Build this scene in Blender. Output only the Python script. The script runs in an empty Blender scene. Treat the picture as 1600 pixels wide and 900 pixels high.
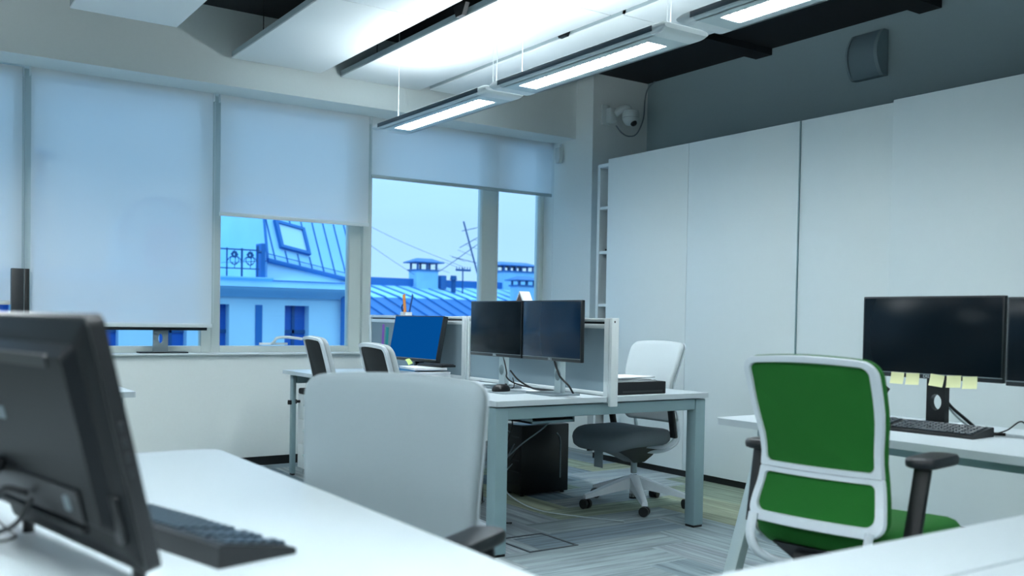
import bpy, bmesh, math, random
from mathutils import Vector, Matrix, Quaternion
random.seed(7)
S = bpy.context.scene
COL = S.collection
PI = math.pi

# ------------------------------------------------------------------ camera, world, exposure
cam_d = bpy.data.cameras.new('camera'); cam = bpy.data.objects.new('camera', cam_d); COL.objects.link(cam)
S.camera = cam
YAW, PITCH, ROLL = math.radians(34.267), math.radians(-1.343), math.radians(0.988)
F = Vector((math.sin(YAW)*math.cos(PITCH), math.cos(YAW)*math.cos(PITCH), math.sin(PITCH)))
r0 = Vector((math.cos(YAW), -math.sin(YAW), 0)); u0 = r0.cross(F)
rr = r0*math.cos(ROLL) + u0*math.sin(ROLL); uu = u0*math.cos(ROLL) - r0*math.sin(ROLL)
cm = Matrix(((rr.x, uu.x, -F.x, 0), (rr.y, uu.y, -F.y, 0), (rr.z, uu.z, -F.z, 1.13), (0, 0, 0, 1)))
cam.matrix_world = cm
cam_d.sensor_width = 36; cam_d.lens = 33.43; cam_d.shift_y = 83/1600
cam_d.clip_start = 0.05; cam_d.clip_end = 400
cam_d.dof.use_dof = True; cam_d.dof.focus_distance = 5.4; cam_d.dof.aperture_fstop = 2.8

S.view_settings.view_transform = 'Standard'; S.view_settings.look = 'None'
S.view_settings.gamma = 1; S.view_settings.exposure = 0.0; S.view_settings.use_curve_mapping = False

SKY_STRENGTH = 1.35
LAMP_DOWN, FILL_LAMP_FAR, FILL_LAMP_BACK, LAMP_UP, FILL_LAMP_UP_FAR = 68.0, 32.0, 175.0, 21.0, 12.0  # far and back values drive unseen lamps added for fill
LAMP_COL = (0.88, 0.97, 1.0)

world = bpy.data.worlds.new('dusk_sky'); S.world = world; world.use_nodes = True
nt = world.node_tree; nt.nodes.clear()
out = nt.nodes.new('ShaderNodeOutputWorld'); bg = nt.nodes.new('ShaderNodeBackground')
tc = nt.nodes.new('ShaderNodeTexCoord'); sx = nt.nodes.new('ShaderNodeSeparateXYZ')
ramp = nt.nodes.new('ShaderNodeValToRGB'); noi = nt.nodes.new('ShaderNodeTexNoise'); mp = nt.nodes.new('ShaderNodeMapping')
ma = nt.nodes.new('ShaderNodeMath'); ma.operation = 'MULTIPLY_ADD'
mr = nt.nodes.new('ShaderNodeMapRange'); mr.inputs[1].default_value = -0.3; mr.inputs[2].default_value = 1.0
nt.links.new(tc.outputs['Generated'], sx.inputs[0]); nt.links.new(tc.outputs['Generated'], mp.inputs[0])
mp.inputs['Scale'].default_value = (2.0, 2.0, 9.0)
nt.links.new(mp.outputs[0], noi.inputs['Vector']); noi.inputs['Scale'].default_value = 2.2; noi.inputs['Detail'].default_value = 3
nt.links.new(noi.outputs['Fac'], ma.inputs[0]); ma.inputs[1].default_value = 0.10
nt.links.new(sx.outputs['Z'], ma.inputs[2]); nt.links.new(ma.outputs[0], mr.inputs[0]); nt.links.new(mr.outputs[0], ramp.inputs[0])
e = ramp.color_ramp.elements
e[0].position = 0.15; e[0].color = (0.05, 0.14, 0.26, 1)
e[1].position = 0.24; e[1].color = (0.47, 0.705, 0.95, 1)
x = e.new(0.34); x.color = (0.42, 0.655, 0.91, 1)
x = e.new(0.60); x.color = (0.62, 1.05, 1.50, 1)
x = e.new(1.0); x.color = (0.95, 1.65, 2.3, 1)
nt.links.new(ramp.outputs[0], bg.inputs[0]); bg.inputs[1].default_value = SKY_STRENGTH
nt.links.new(bg.outputs[0], out.inputs[0])

# ------------------------------------------------------------------ materials
def lin(c):
    def f(v):
        v /= 255.0
        return v/12.92 if v <= 0.04045 else ((v+0.055)/1.055)**2.4
    return (f(c[0]), f(c[1]), f(c[2]), 1)
def mat(name, c, rough=0.5, metal=0.0, spec=0.5, noise=0.0, nscale=200, bump=0.0, coat=0.0, stretch=(1,1,1)):
    m = bpy.data.materials.new(name); m.use_nodes = True
    n = m.node_tree.nodes; l = m.node_tree.links; b = n['Principled BSDF']
    col = lin(c)
    b.inputs['Base Color'].default_value = col; b.inputs['Roughness'].default_value = rough
    b.inputs['Metallic'].default_value = metal; b.inputs['Specular IOR Level'].default_value = spec
    b.inputs['Coat Weight'].default_value = coat; b.inputs['Coat Roughness'].default_value = 0.08
    if noise or bump:
        t = n.new('ShaderNodeTexCoord'); mpp = n.new('ShaderNodeMapping'); mpp.inputs['Scale'].default_value = stretch
        tx = n.new('ShaderNodeTexNoise')
        tx.inputs['Scale'].default_value = nscale; tx.inputs['Detail'].default_value = 3
        l.new(t.outputs['Object'], mpp.inputs[0]); l.new(mpp.outputs[0], tx.inputs['Vector'])
        if noise:
            mx = n.new('ShaderNodeMix'); mx.data_type = 'RGBA'
            mx.inputs[6].default_value = tuple(v*(1-noise) for v in col[:3])+(1,)
            mx.inputs[7].default_value = tuple(min(1, v*(1+noise)) for v in col[:3])+(1,)
            l.new(tx.outputs['Fac'], mx.inputs[0]); l.new(mx.outputs[2], b.inputs['Base Color'])
        if bump:
            bp = n.new('ShaderNodeBump'); bp.inputs['Strength'].default_value = bump; bp.inputs['Distance'].default_value = 0.002
            l.new(tx.outputs['Fac'], bp.inputs['Height']); l.new(bp.outputs[0], b.inputs['Normal'])
    return m
def emit(name, c, strength):
    m = bpy.data.materials.new(name); m.use_nodes = True
    n = m.node_tree.nodes; l = m.node_tree.links; n.clear()
    o = n.new('ShaderNodeOutputMaterial'); em = n.new('ShaderNodeEmission')
    em.inputs[0].default_value = (*c, 1); em.inputs[1].default_value = strength
    l.new(em.outputs[0], o.inputs[0]); return m
M = {}
M['wall'] = mat('wall_paint', (230, 238, 238), 0.7, noise=0.02, nscale=60, bump=0.05)
M['wall_grey'] = mat('wall_paint_grey', (150, 172, 178), 0.75, noise=0.03, nscale=60, bump=0.05)
M['soffit'] = mat('beam_paint', (218, 227, 227), 0.7, noise=0.02, nscale=60)
M['black_ceiling'] = mat('black_ceiling_paint', (16, 24, 30), 0.85, noise=0.2, nscale=8)
M['raft'] = mat('raft_white', (232, 238, 240), 0.55)
M['raft_edge'] = mat('raft_edge_metal', (165, 182, 188), 0.5)
M['desk'] = mat('desk_laminate', (188, 200, 206), 0.42, noise=0.01, nscale=30)
M['desk_edge'] = mat('desk_edge_band', (205, 218, 220), 0.45)
M['leg'] = mat('leg_silver', (140, 166, 172), 0.38, metal=0.25)
M['leg_light'] = mat('leg_pale_silver', (178, 196, 200), 0.38, metal=0.2)
M['dark'] = mat('dark_plastic', (22, 28, 34), 0.45)
M['black'] = mat('black_plastic', (10, 14, 18), 0.4)
M['black_matte'] = mat('black_matte', (8, 14, 20), 0.8)
M['ward'] = mat('wardrobe_laminate', (220, 231, 234), 0.45, noise=0.01, nscale=20)
M['ward_in'] = mat('wardrobe_inside', (160, 170, 174), 0.6)
M['white'] = mat('white_plastic', (224, 232, 234), 0.4)
M['chairframe'] = mat('chair_frame_white', (215, 226, 234), 0.35)
M['fab_light'] = mat('chair_fabric_light_grey', (136, 150, 156), 0.9, noise=0.06, nscale=900, bump=0.25)
M['fab_pale'] = mat('chair_fabric_pale', (190, 200, 204), 0.9, noise=0.06, nscale=900, bump=0.25)
M['fab_dark'] = mat('chair_fabric_dark_grey', (112, 122, 130), 0.9, noise=0.10, nscale=900, bump=0.25)
M['mesh_black'] = mat('chair_mesh_black', (10, 16, 20), 0.8, noise=0.2, nscale=800)
M['fab_green'] = mat('chair_fabric_green', (12, 98, 24), 0.88, noise=0.10, nscale=900, bump=0.3)
M['frame_win'] = mat('window_frame_metal', (200, 210, 207), 0.45)
M['screen'] = mat('screen_glass_reflection_tint', (3, 36, 62), 0.16, spec=0.3)  # blue of the reflected window is painted into the base colour
M['screen_matte'] = mat('screen_matte', (6, 18, 26), 0.22, spec=0.15)
M['bezel'] = mat('bezel_dark', (18, 26, 32), 0.35)
M['silver'] = mat('silver_plastic', (150, 165, 172), 0.35, metal=0.6)
M['grey_plastic'] = mat('grey_plastic', (120, 135, 142), 0.5)
M['panel_fab'] = mat('divider_fabric', (132, 152, 162), 0.9, noise=0.07, nscale=700, bump=0.2)
M['paper'] = mat('paper', (228, 234, 238), 0.8)
M['bluepaper'] = mat('paper_blue', (70, 140, 190), 0.7)
M['note'] = mat('sticky_note_yellow', (225, 228, 176), 0.8)
M['notegreen'] = mat('sticky_note_green', (190, 215, 130), 0.8)
M['pink'] = mat('strip_pink', (150, 90, 190), 0.7)
M['teal'] = mat('strip_teal', (20, 150, 150), 0.7)
M['orange'] = mat('ruler_orange', (240, 150, 70), 0.5)
M['blue'] = mat('ruler_blue', (30, 80, 150), 0.5)
M['bluecup'] = mat('blue_plastic', (20, 90, 180), 0.4)
M['brown'] = mat('card_brown', (130, 112, 108), 0.8)
M['bag'] = mat('plastic_bag', (205, 214, 218), 0.35, noise=0.2, nscale=20, bump=0.8)
M['cctv'] = mat('camera_white', (200, 212, 214), 0.4)
M['speaker'] = mat('speaker_grey', (128, 150, 158), 0.55)
M['speaker_face'] = mat('speaker_grille', (112, 134, 143), 0.7, noise=0.15, nscale=900)
M['logo'] = mat('logo_silver', (190, 200, 205), 0.4, metal=0.3)
M['louver'] = mat('lamp_louver', (235, 240, 242), 0.3)
M['lampbody'] = mat('lamp_body', (196, 210, 214), 0.4)
M['lampcap'] = mat('lamp_cap', (226, 232, 234), 0.4)
M['slot'] = mat('lamp_slot', (34, 56, 70), 0.4)
M['lamp_down'] = emit('lamp_diffuser_lit', LAMP_COL, LAMP_DOWN)
M['fill_lamp_far'] = emit('fill_diffuser_lit_far', LAMP_COL, FILL_LAMP_FAR)
M['fill_lamp_back'] = emit('fill_diffuser_lit_back', LAMP_COL, FILL_LAMP_BACK)
M['lamp_up'] = emit('lamp_uplight_lit', LAMP_COL, LAMP_UP)
M['fill_lamp_up_far'] = emit('fill_uplight_lit_far', LAMP_COL, FILL_LAMP_UP_FAR)
M['blue_reflection'] = emit('screen_window_reflection', (0.001, 0.075, 0.30), 1.0)  # window reflection on the far monitor, painted as blue emission
M['aio'] = mat('computer_shell', (10, 15, 19), 0.45, spec=0.2)
M['case'] = mat('tower_case', (8, 12, 16), 0.32, spec=0.4)
M['key'] = mat('keycap', (44, 56, 64), 0.30)
M['floorbox'] = mat('floor_box_trim', (60, 72, 80), 0.5)
# exterior
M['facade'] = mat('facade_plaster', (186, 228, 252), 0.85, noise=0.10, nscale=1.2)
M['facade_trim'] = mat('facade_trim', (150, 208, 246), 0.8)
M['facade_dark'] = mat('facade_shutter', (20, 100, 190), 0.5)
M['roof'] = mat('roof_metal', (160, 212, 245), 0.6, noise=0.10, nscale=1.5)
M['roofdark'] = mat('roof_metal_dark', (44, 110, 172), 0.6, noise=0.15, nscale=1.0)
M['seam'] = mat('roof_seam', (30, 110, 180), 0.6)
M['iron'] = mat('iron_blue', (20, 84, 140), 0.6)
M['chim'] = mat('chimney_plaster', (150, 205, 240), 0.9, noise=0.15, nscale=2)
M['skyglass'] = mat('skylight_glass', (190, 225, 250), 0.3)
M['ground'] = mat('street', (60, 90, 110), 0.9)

def glass_mat():
    m = bpy.data.materials.new('window_glass'); m.use_nodes = True
    n = m.node_tree.nodes; l = m.node_tree.links; n.clear()
    o = n.new('ShaderNodeOutputMaterial'); mx = n.new('ShaderNodeMixShader')
    tr = n.new('ShaderNodeBsdfTransparent'); tr.inputs[0].default_value = (0.90, 0.97, 1.0, 1)
    gl = n.new('ShaderNodeBsdfGlossy'); gl.inputs['Roughness'].default_value = 0.02
    fr = n.new('ShaderNodeFresnel'); fr.inputs[0].default_value = 1.25
    l.new(fr.outputs[0], mx.inputs[0]); l.new(tr.outputs[0], mx.inputs[1]); l.new(gl.outputs[0], mx.inputs[2])
    l.new(mx.outputs[0], o.inputs[0]); return m
M['glass'] = glass_mat()
def blind_mat():
    m = bpy.data.materials.new('roller_blind_fabric'); m.use_nodes = True
    n = m.node_tree.nodes; l = m.node_tree.links; n.clear()
    o = n.new('ShaderNodeOutputMaterial')
    di = n.new('ShaderNodeBsdfDiffuse'); di.inputs[0].default_value = (0.90, 0.91, 0.90, 1)
    tl = n.new('ShaderNodeBsdfTranslucent'); tl.inputs[0].default_value = (0.90, 0.93, 0.94, 1)
    tr = n.new('ShaderNodeBsdfTransparent')
    a = n.new('ShaderNodeMixShader'); a.inputs[0].default_value = 0.47
    b = n.new('ShaderNodeMixShader'); b.inputs[0].default_value = 0.07
    l.new(di.outputs[0], a.inputs[1]); l.new(tl.outputs[0], a.inputs[2])
    l.new(a.outputs[0], b.inputs[1]); l.new(tr.outputs[0], b.inputs[2]); l.new(b.outputs[0], o.inputs[0])
    return m
M['blind'] = blind_mat()
def carpet_mat():
    m = bpy.data.materials.new('carpet_planks'); m.use_nodes = True
    n = m.node_tree.nodes; l = m.node_tree.links; b = n['Principled BSDF']
    b.inputs['Roughness'].default_value = 0.95; b.inputs['Specular IOR Level'].default_value = 0.25
    uv = n.new('ShaderNodeUVMap'); uv.uv_map = 'plank'
    at = n.new('ShaderNodeAttribute'); at.attribute_name = 'tint'
    mp1 = n.new('ShaderNodeMapping'); mp1.inputs['Scale'].default_value = (1.1, 26, 1)
    t1 = n.new('ShaderNodeTexNoise'); t1.inputs['Scale'].default_value = 1.0; t1.inputs['Detail'].default_value = 5; t1.inputs['Roughness'].default_value = 0.7
    l.new(uv.outputs[0], mp1.inputs[0]); l.new(mp1.outputs[0], t1.inputs['Vector'])
    rp = n.new('ShaderNodeValToRGB'); rp.color_ramp.elements[0].position = 0.32; rp.color_ramp.elements[0].color = (0.46, 0.46, 0.46, 1)
    rp.color_ramp.elements[1].position = 0.68; rp.color_ramp.elements[1].color = (1.18, 1.18, 1.18, 1)
    l.new(t1.outputs['Fac'], rp.inputs[0])
    mx = n.new('ShaderNodeMix'); mx.data_type = 'RGBA'; mx.blend_type = 'MULTIPLY'; mx.inputs[0].default_value = 1
    l.new(at.outputs['Color'], mx.inputs[6]); l.new(rp.outputs[0], mx.inputs[7]); l.new(mx.outputs[2], b.inputs['Base Color'])
    bp = n.new('ShaderNodeBump'); bp.inputs['Strength'].default_value = 0.3; bp.inputs['Distance'].default_value = 0.003
    t2 = n.new('ShaderNodeTexNoise'); t2.inputs['Scale'].default_value = 500
    l.new(t2.outputs['Fac'], bp.inputs['Height']); l.new(bp.outputs[0], b.inputs['Normal'])
    return m
M['carpet'] = carpet_mat()

# ------------------------------------------------------------------ mesh helpers
def catmull(pts, k=8):
    pts = [Vector(p) for p in pts]
    if len(pts) < 3: return pts
    P = [pts[0]*2-pts[1]] + pts + [pts[-1]*2-pts[-2]]
    o = []
    for i in range(1, len(P)-2):
        for j in range(k):
            t = j/k; a, b, c, d = P[i-1], P[i], P[i+1], P[i+2]
            o.append(0.5*((2*b)+(c-a)*t+(2*a-5*b+4*c-d)*t*t+(3*b-a-3*c+d)*t*t*t))
    o.append(pts[-1]); return o
def rrect(w, h, r, k=6, m=6):
    """closed loop of points of a rounded rectangle centred at 0; r may be 4 radii (br, tr, tl, bl)"""
    if not isinstance(r, (tuple, list)): r = (r,)*4
    cs = [(w/2, -h/2, -PI/2, r[0]), (w/2, h/2, 0, r[1]), (-w/2, h/2, PI/2, r[2]), (-w/2, -h/2, PI, r[3])]
    arcs = []
    for cx, cy, a0, rad in cs:
        ox, oy = cx-math.copysign(rad, cx), cy-math.copysign(rad, cy)
        arcs.append([(ox+rad*math.cos(a0+PI/2*i/k), oy+rad*math.sin(a0+PI/2*i/k)) for i in range(k+1)])
    o = []
    for i in range(4):
        o += arcs[i]; p, q = arcs[i][-1], arcs[(i+1) % 4][0]
        for j in range(1, m): o.append((p[0]+(q[0]-p[0])*j/m, p[1]+(q[1]-p[1])*j/m))
    return o
class MB:
    def __init__(s): s.bm = bmesh.new()
    def box(s, x0, y0, z0, x1, y1, z1, bev=0.0, seg=2):
        co = [(x0,y0,z0),(x1,y0,z0),(x1,y1,z0),(x0,y1,z0),(x0,y0,z1),(x1,y0,z1),(x1,y1,z1),(x0,y1,z1)]
        v = [s.bm.verts.new(c) for c in co]
        fs = [s.bm.faces.new([v[i] for i in f]) for f in ((3,2,1,0),(4,5,6,7),(0,1,5,4),(1,2,6,5),(2,3,7,6),(3,0,4,7))]
        if bev: bmesh.ops.bevel(s.bm, geom=list({e for f in fs for e in f.edges}), offset=bev, segments=seg, profile=0.5, affect='EDGES')
        return s
    def cyl(s, p0, p1, r, r1=None, n=16, cap=True):
        p0, p1 = Vector(p0), Vector(p1); r1 = r if r1 is None else r1
        d = (p1-p0).normalized(); a = d.orthogonal().normalized(); b = d.cross(a)
        s.loft([[p0+(a*math.cos(2*PI*i/n)+b*math.sin(2*PI*i/n))*r for i in range(n)],
                [p1+(a*math.cos(2*PI*i/n)+b*math.sin(2*PI*i/n))*r1 for i in range(n)]], cap=cap); return s
    def loft(s, loops, cap=True, close=True):
        L = [[s.bm.verts.new(p) for p in lp] for lp in loops]; n = len(L[0])
        for a, b in zip(L, L[1:]):
            for i in range(n if close else n-1):
                j = (i+1) % n; s.bm.faces.new((a[i], a[j], b[j], b[i]))
        if cap: s.bm.faces.new(L[0][::-1]); s.bm.faces.new(L[-1])
        return s
    def tube(s, pts, r, n=8, smooth=True, flat=1.0):
        P = catmull(pts) if smooth else [Vector(p) for p in pts]
        d0 = (P[1]-P[0]).normalized(); a = d0.orthogonal().normalized(); loops = []
        for i, p in enumerate(P):
            d = (P[min(i+1, len(P)-1)]-P[max(i-1, 0)]).normalized()
            a = (a-d*a.dot(d)); a = a.normalized() if a.length > 1e-6 else d.orthogonal().normalized()
            b = d.cross(a); rad = r(i/(len(P)-1)) if callable(r) else r
            loops.append([p+(a*math.cos(2*PI*k/n)+b*math.sin(2*PI*k/n)*flat)*rad for k in range(n)])
        s.loft(loops); return s
    def lathe(s, prof, c, n=24, axis='z'):
        c = Vector(c); loops = []
        for r, h in prof:
            lp = []
            for i in range(n):
                a = 2*PI*i/n; q = (r*math.cos(a), r*math.sin(a), h)
                if axis == 'y': q = (q[0], q[2], q[1])
                if axis == 'x': q = (q[2], q[0], q[1])
                lp.append(c+Vector(q))
            loops.append(lp)
        s.loft(loops); return s
    def prism(s, pts, axis, a, b, bev=0.0):
        def P(p, t): return {'x': (t, p[0], p[1]), 'y': (p[0], t, p[1]), 'z': (p[0], p[1], t)}[axis]
        s.loft([[P(p, a) for p in pts], [P(p, b) for p in pts]]); return s
    def bar(s, p0, p1, w, h, up=(0,0,1), bev=0.0):
        p0, p1 = Vector(p0), Vector(p1); d = (p1-p0).normalized(); a = d.cross(Vector(up)).normalized(); b = a.cross(d)
        q = rrect(w, h, bev if bev else 1e-4, 2, 1)
        s.loft([[p0+a*x+b*y for x, y in q], [p1+a*x+b*y for x, y in q]]); return s
    def pad(s, loop, mapf, t, n=7, edge=4):
        """cushion: concentric loops; mapf(x, y, off) -> point, front and back skins"""
        loops = []
        for k in range(n): # back
            q = max(0.02, k/(n-1)); loops.append([mapf(x*q, y*q, 0) for x, y in loop])
        for k in range(1, n+2):
            th = PI/2*k/(n+1); q = 1-0.06*(1-math.cos(th*1.0)) if False else None
        for k in range(1, edge+1):
            a = PI/2*k/edge; loops.append([mapf(x*(1-0.05*(1-math.cos(a))), y*(1-0.05*(1-math.cos(a))), t*0.75*math.sin(a)) for x, y in loop])
        for k in range(n-1):
            q = 0.95*(1-(k+1)/(n-1)); q = max(0.02, q)
            loops.append([mapf(x*q, y*q, t*(0.75+0.25*(1-q*q))) for x, y in loop])
        s.loft(loops); return s
    def xf(s, mtx): s.bm.transform(mtx); return s
    def build(s, name, m, parent=None, world=False, angle=35, flat=False):
        if world and parent is not None:
            r = parent
            while r.parent: r = r.parent
            s.bm.transform((Matrix.Translation(r.location) @ r.rotation_euler.to_matrix().to_4x4()).inverted())
        bmesh.ops.recalc_face_normals(s.bm, faces=s.bm.faces)
        me = bpy.data.meshes.new(name); s.bm.to_mesh(me); s.bm.free()
        me.materials.append(M[m] if isinstance(m, str) else m)
        if not flat:
            for p in me.polygons: p.use_smooth = True
            me.set_sharp_from_angle(angle=math.radians(angle))
        o = bpy.data.objects.new(name, me); COL.objects.link(o)
        if parent is not None: o.parent = parent
        return o
def tag(o, label, cat, group=None):
    o['label'] = label; o['category'] = cat
    if group: o['group'] = group
    return o
def thing(name, loc, label, cat, group=None, rot=0.0):
    o = bpy.data.objects.new(name, None); COL.objects.link(o); o.empty_display_size = 0.1
    o.location = loc; o.rotation_euler = (0, 0, rot); return tag(o, label, cat, group)
def struct(o): o['kind'] = 'structure'; return o
def sempty(name, loc):
    o = bpy.data.objects.new(name, None); COL.objects.link(o); o.location = loc; return struct(o)
def text(name, body, size, mtx, m, parent, depth=0.0006):
    cu = bpy.data.curves.new(name, 'FONT'); cu.body = body; cu.size = size; cu.extrude = depth; cu.align_x = 'CENTER'; cu.align_y = 'CENTER'
    t = bpy.data.objects.new(name+'_tmp', cu); COL.objects.link(t)
    dg = bpy.context.evaluated_depsgraph_get(); me = bpy.data.meshes.new_from_object(t.evaluated_get(dg))
    bpy.data.objects.remove(t)
    me.transform(mtx); me.materials.clear(); me.materials.append(M[m])
    o = bpy.data.objects.new(name, me); COL.objects.link(o); o.parent = parent; return o

# ================================================================== SETTING
WX, WY = 5.79, 6.94          # right wall, window wall
XL, YB, ZC = -5.0, -4.0, 3.25
SILL, HEAD = 0.842, 2.74
# floor: herringbone carpet planks in one mesh
def build_floor():
    bm = bmesh.new(); uvl = bm.loops.layers.uv.new('plank'); cl = bm.loops.layers.float_color.new('tint')
    tints = [(0.31,0.39,0.42),(0.26,0.34,0.38),(0.37,0.43,0.45),(0.30,0.37,0.29),(0.21,0.28,0.33),(0.34,0.41,0.45),(0.37,0.42,0.31)]
    W, L = 0.25, 1.0
    n = int(L/W)
    def quad(x, y, w, h, horiz):
        x0, x1 = max(x, XL), min(x+w, WX); y0, y1 = max(y, YB), min(y+h, WY)
        if x1-x0 < 1e-4 or y1-y0 < 1e-4: return
        f = bm.faces.new([bm.verts.new(p) for p in ((x0,y0,0),(x1,y0,0),(x1,y1,0),(x0,y1,0))])
        t = random.choice(tints); k = random.uniform(0.9, 1.1); ox, oy = random.uniform(0, 50), random.uniform(0, 50)
        for lp in f.loops:
            u, v = (lp.vert.co.x, lp.vert.co.y) if horiz else (lp.vert.co.y, lp.vert.co.x)
            lp[uvl].uv = (u+ox, v+oy); lp[cl] = (t[0]*k, t[1]*k, t[2]*k, 1)
    for a in range(-60, 60):          # herringbone: each step one L-shaped pair
        for b in range(-10, 10):
            x = XL + a*W + b*(L) ; y = YB + a*W - b*L
            quad(x, y, L, W, True)
            quad(x+L, y+W-L, W, L, False) if False else quad(x-W, y, W, L, False)
    me = bpy.data.meshes.new('floor'); bm.to_mesh(me); bm.free(); me.materials.append(M['carpet'])
    o = bpy.data.objects.new('floor', me); COL.objects.link(o); struct(o)
build_floor()
m = MB(); m.box(XL-.3, YB-.3, -0.25, WX+.3, WY+.35, -0.004); struct(m.build('floor_slab', 'black_matte'))
m = MB(); m.box(XL-.3, YB-.3, ZC, WX+.3, WY+.35, ZC+.2)
for yy in (2.2, 3.6, 5.0):      # shallow slab ribs and a duct in the black void
    m.box(XL, yy, ZC-0.05, WX, yy+0.16, ZC+0.01)
struct(m.build('ceiling', 'black_ceiling'))
m = MB(); m.box(WX, YB-.3, 0, WX+.3, WY+.35, ZC); struct(m.build('wall_right', 'wall_grey'))
m = MB(); m.box(XL-.3, YB-.3, 0, XL, WY+.35, ZC); struct(m.build('wall_left', 'wall'))
m = MB(); m.box(XL, YB-.3, 0, WX, YB, ZC); struct(m.build('wall_back', 'wall'))
m = MB(); m.box(XL, WY, 0, WX, WY+.26, SILL-0.012); m.box(XL, WY+.005, HEAD, WX, WY+.26, ZC); m.box(XL, WY, SILL-.012, -2.6, WY+.26, HEAD)
struct(m.build('wall_window', 'wall'))
m = MB(); m.box(5.17, 6.41, 0, WX, WY+.26, ZC); struct(m.build('wall_pier', 'wall'))
m = MB(); m.box(XL, 6.645, 2.722, 5.17, WY+.005, ZC); struct(m.build('trim_beam', 'soffit'))
m = MB(); m.box(-2.6, 6.905, SILL-0.012, 5.17, 7.20, SILL, 0.003); struct(m.build('trim_sill', 'white'))
m = MB(); m.box(XL, 6.928, 0, 5.17, WY, 0.065); struct(m.build('baseboard_window', 'black'))
m = MB(); m.box(5.17, 6.40, 0, WX, 6.41, 0.065); struct(m.build('baseboard_pier', 'black'))

# windows: frame + panes + handle
def window(n, x0, x1, lf, rf, handle=None, mid=None):
    w = sempty('window_%d' % n, ((x0+x1)/2, 7.13, SILL))
    f = MB()
    f.box(x0, 7.10, SILL, x0+lf, 7.18, HEAD, .004); f.box(x1-rf, 7.10, SILL, x1, 7.18, HEAD, .004)
    f.box(x0+lf, 7.10, SILL, x1-rf, 7.18, SILL+.048, .004); f.box(x0+lf, 7.10, HEAD-.05, x1-rf, 7.18, HEAD, .004)
    f.build('window_frame', 'frame_win', w, True)
    g = MB(); g.box(x0+lf-.005, 7.135, SILL+.045, x1-rf+.005, 7.143, HEAD-.045); g.build('pane', 'glass', w, True)
    if handle:
        h = MB(); hx = handle
        h.box(hx-.125, 7.085, .897, hx+.10, 7.10, .915, .003)
        h.tube([(hx-.03, 7.085, .906), (hx-.02, 7.055, .925), (hx, 7.045, .952), (hx+.08, 7.045, .958), (hx+.20, 7.045, .945)], 0.011, 8)
        h.build('window_handle', 'white', w, True)
    return w
window(1, -2.6, .88, .08, .06)
window(2, .88, 2.13, .06, .075)
window(3, 2.13, 3.41, .065, .175, handle=2.62)
# second upright of the double mullion between windows 3 and 4
window(4, 3.41, 4.65, .02, .15)
window(5, 4.65, 5.17, .0+.02, .045)
m = MB(); m.box(3.335, 7.060, SILL, 3.41, 7.10, HEAD, .003); struct(m.build('trim_mullion', 'frame_win'))

# roller blinds
def blind(x0, x1, y, zb, label):
    t = thing('roller_blind', ((x0+x1)/2, y, zb), label, 'blind', 'roller blinds in the window bays')
    b = MB(); nx, nz = 14, 24
    P = [[(x0+(x1-x0)*i/nx, y, zb+.02+(2.722-zb-.02)*j/nz) for i in range(nx+1)] for j in range(nz+1)]
    V = [[b.bm.verts.new(p) for p in r] for r in P]
    for j in range(nz):
        for i in range(nx): b.bm.faces.new((V[j][i], V[j][i+1], V[j+1][i+1], V[j+1][i]))
    b.build('blind_fabric', 'blind', t, True)
    h = MB(); h.box(x0-.003, y-.010, zb, x1+.003, y+.008, zb+.028, .003); h.build('hem_bar', 'white' if zb < 2.2 else 'leg_light', t, True)
    r = MB(); r.cyl((x0, y+.021, 2.700), (x1, y+.021, 2.700), .018); r.build('roller_tube', 'white', t, True)
    for xa, xb in ((x0-.010, x0-.004), (x1+.004, x1+.010)):
        k = MB(); k.box(xa, y-.02, 2.665, xb, y+.02, 2.722, .002); k.build('bracket', 'white', t, True)
    c = MB(); c.tube([(x1+.007, y-.024, 2.66), (x1+.008, y-.024, 1.7), (x1+.007, y-.022, 1.06)], .0016, 5); c.build('bead_chain', 'white', t, True)
    return t
blind(-.55, .853, 6.99, 1.165, 'roller blind at the left edge behind the tall black box, lowered almost to the sill')
blind(.90, 2.085, 6.95, 1.028, 'wide roller blind lowered lowest, its hem just above the sill behind the black computer')
blind(2.140, 3.325, 6.95, 1.845, 'half lowered roller blind above the window that shows the mansard roof')
blind(3.350, 5.135, 6.95, 2.237, 'short raised roller blind with grey hem bar in the right-hand bay by the pier')

# ================================================================== CEILING: rafts and lamps
def raft(x0, x1, y0, y1, label, z=2.90):
    t = thing('ceiling_raft', ((x0+x1)/2, (y0+y1)/2, z), label, 'ceiling panel', 'white rafts hung under the black ceiling')
    b = MB(); b.box(x0, y0, z, x1, y1, z+.012, .003); b.build('panel', 'raft', t, True)
    e = MB(); q = .010
    e.box(x0, y0, z+.012, x0+q, y1, z+.045); e.box(x1-q, y0, z+.012, x1, y1, z+.045)
    e.box(x0, y0, z+.012, x1, y0+q, z+.045); e.box(x0, y1-q, z+.012, x1, y1, z+.045); e.build('rim', 'raft_edge', t, True)
    for xx in (x0+.03, x1-.03):
        for yy in (y0+.25, y1-.55):
            r = MB(); r.cyl((xx, yy, z+.04), (xx, yy, ZC), .003, n=6); r.cyl((xx, yy, z+.012), (xx, yy, z+.06), .008, n=8); r.build('hanger_rod', 'black', t, True)
    return t
raft(.99, 1.60, 4.00, 6.10, 'grey-lit ceiling raft nearest the left corner of the photo')
raft(2.10, 2.755, 5.00, 6.59, 'ceiling raft at left centre whose far end nearly touches the beam')
raft(2.10, 2.755, 3.39, 4.99, 'ceiling raft butted to the near end of the left centre raft')
raft(2.915, 3.58, 4.30, 6.60, 'brightest ceiling raft with a dark gap on its left side, above the farthest lamp')
raft(2.915, 3.58, 1.98, 4.29, 'ceiling raft cut off by the top edge, between two dark slots above the middle lamp')
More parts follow.
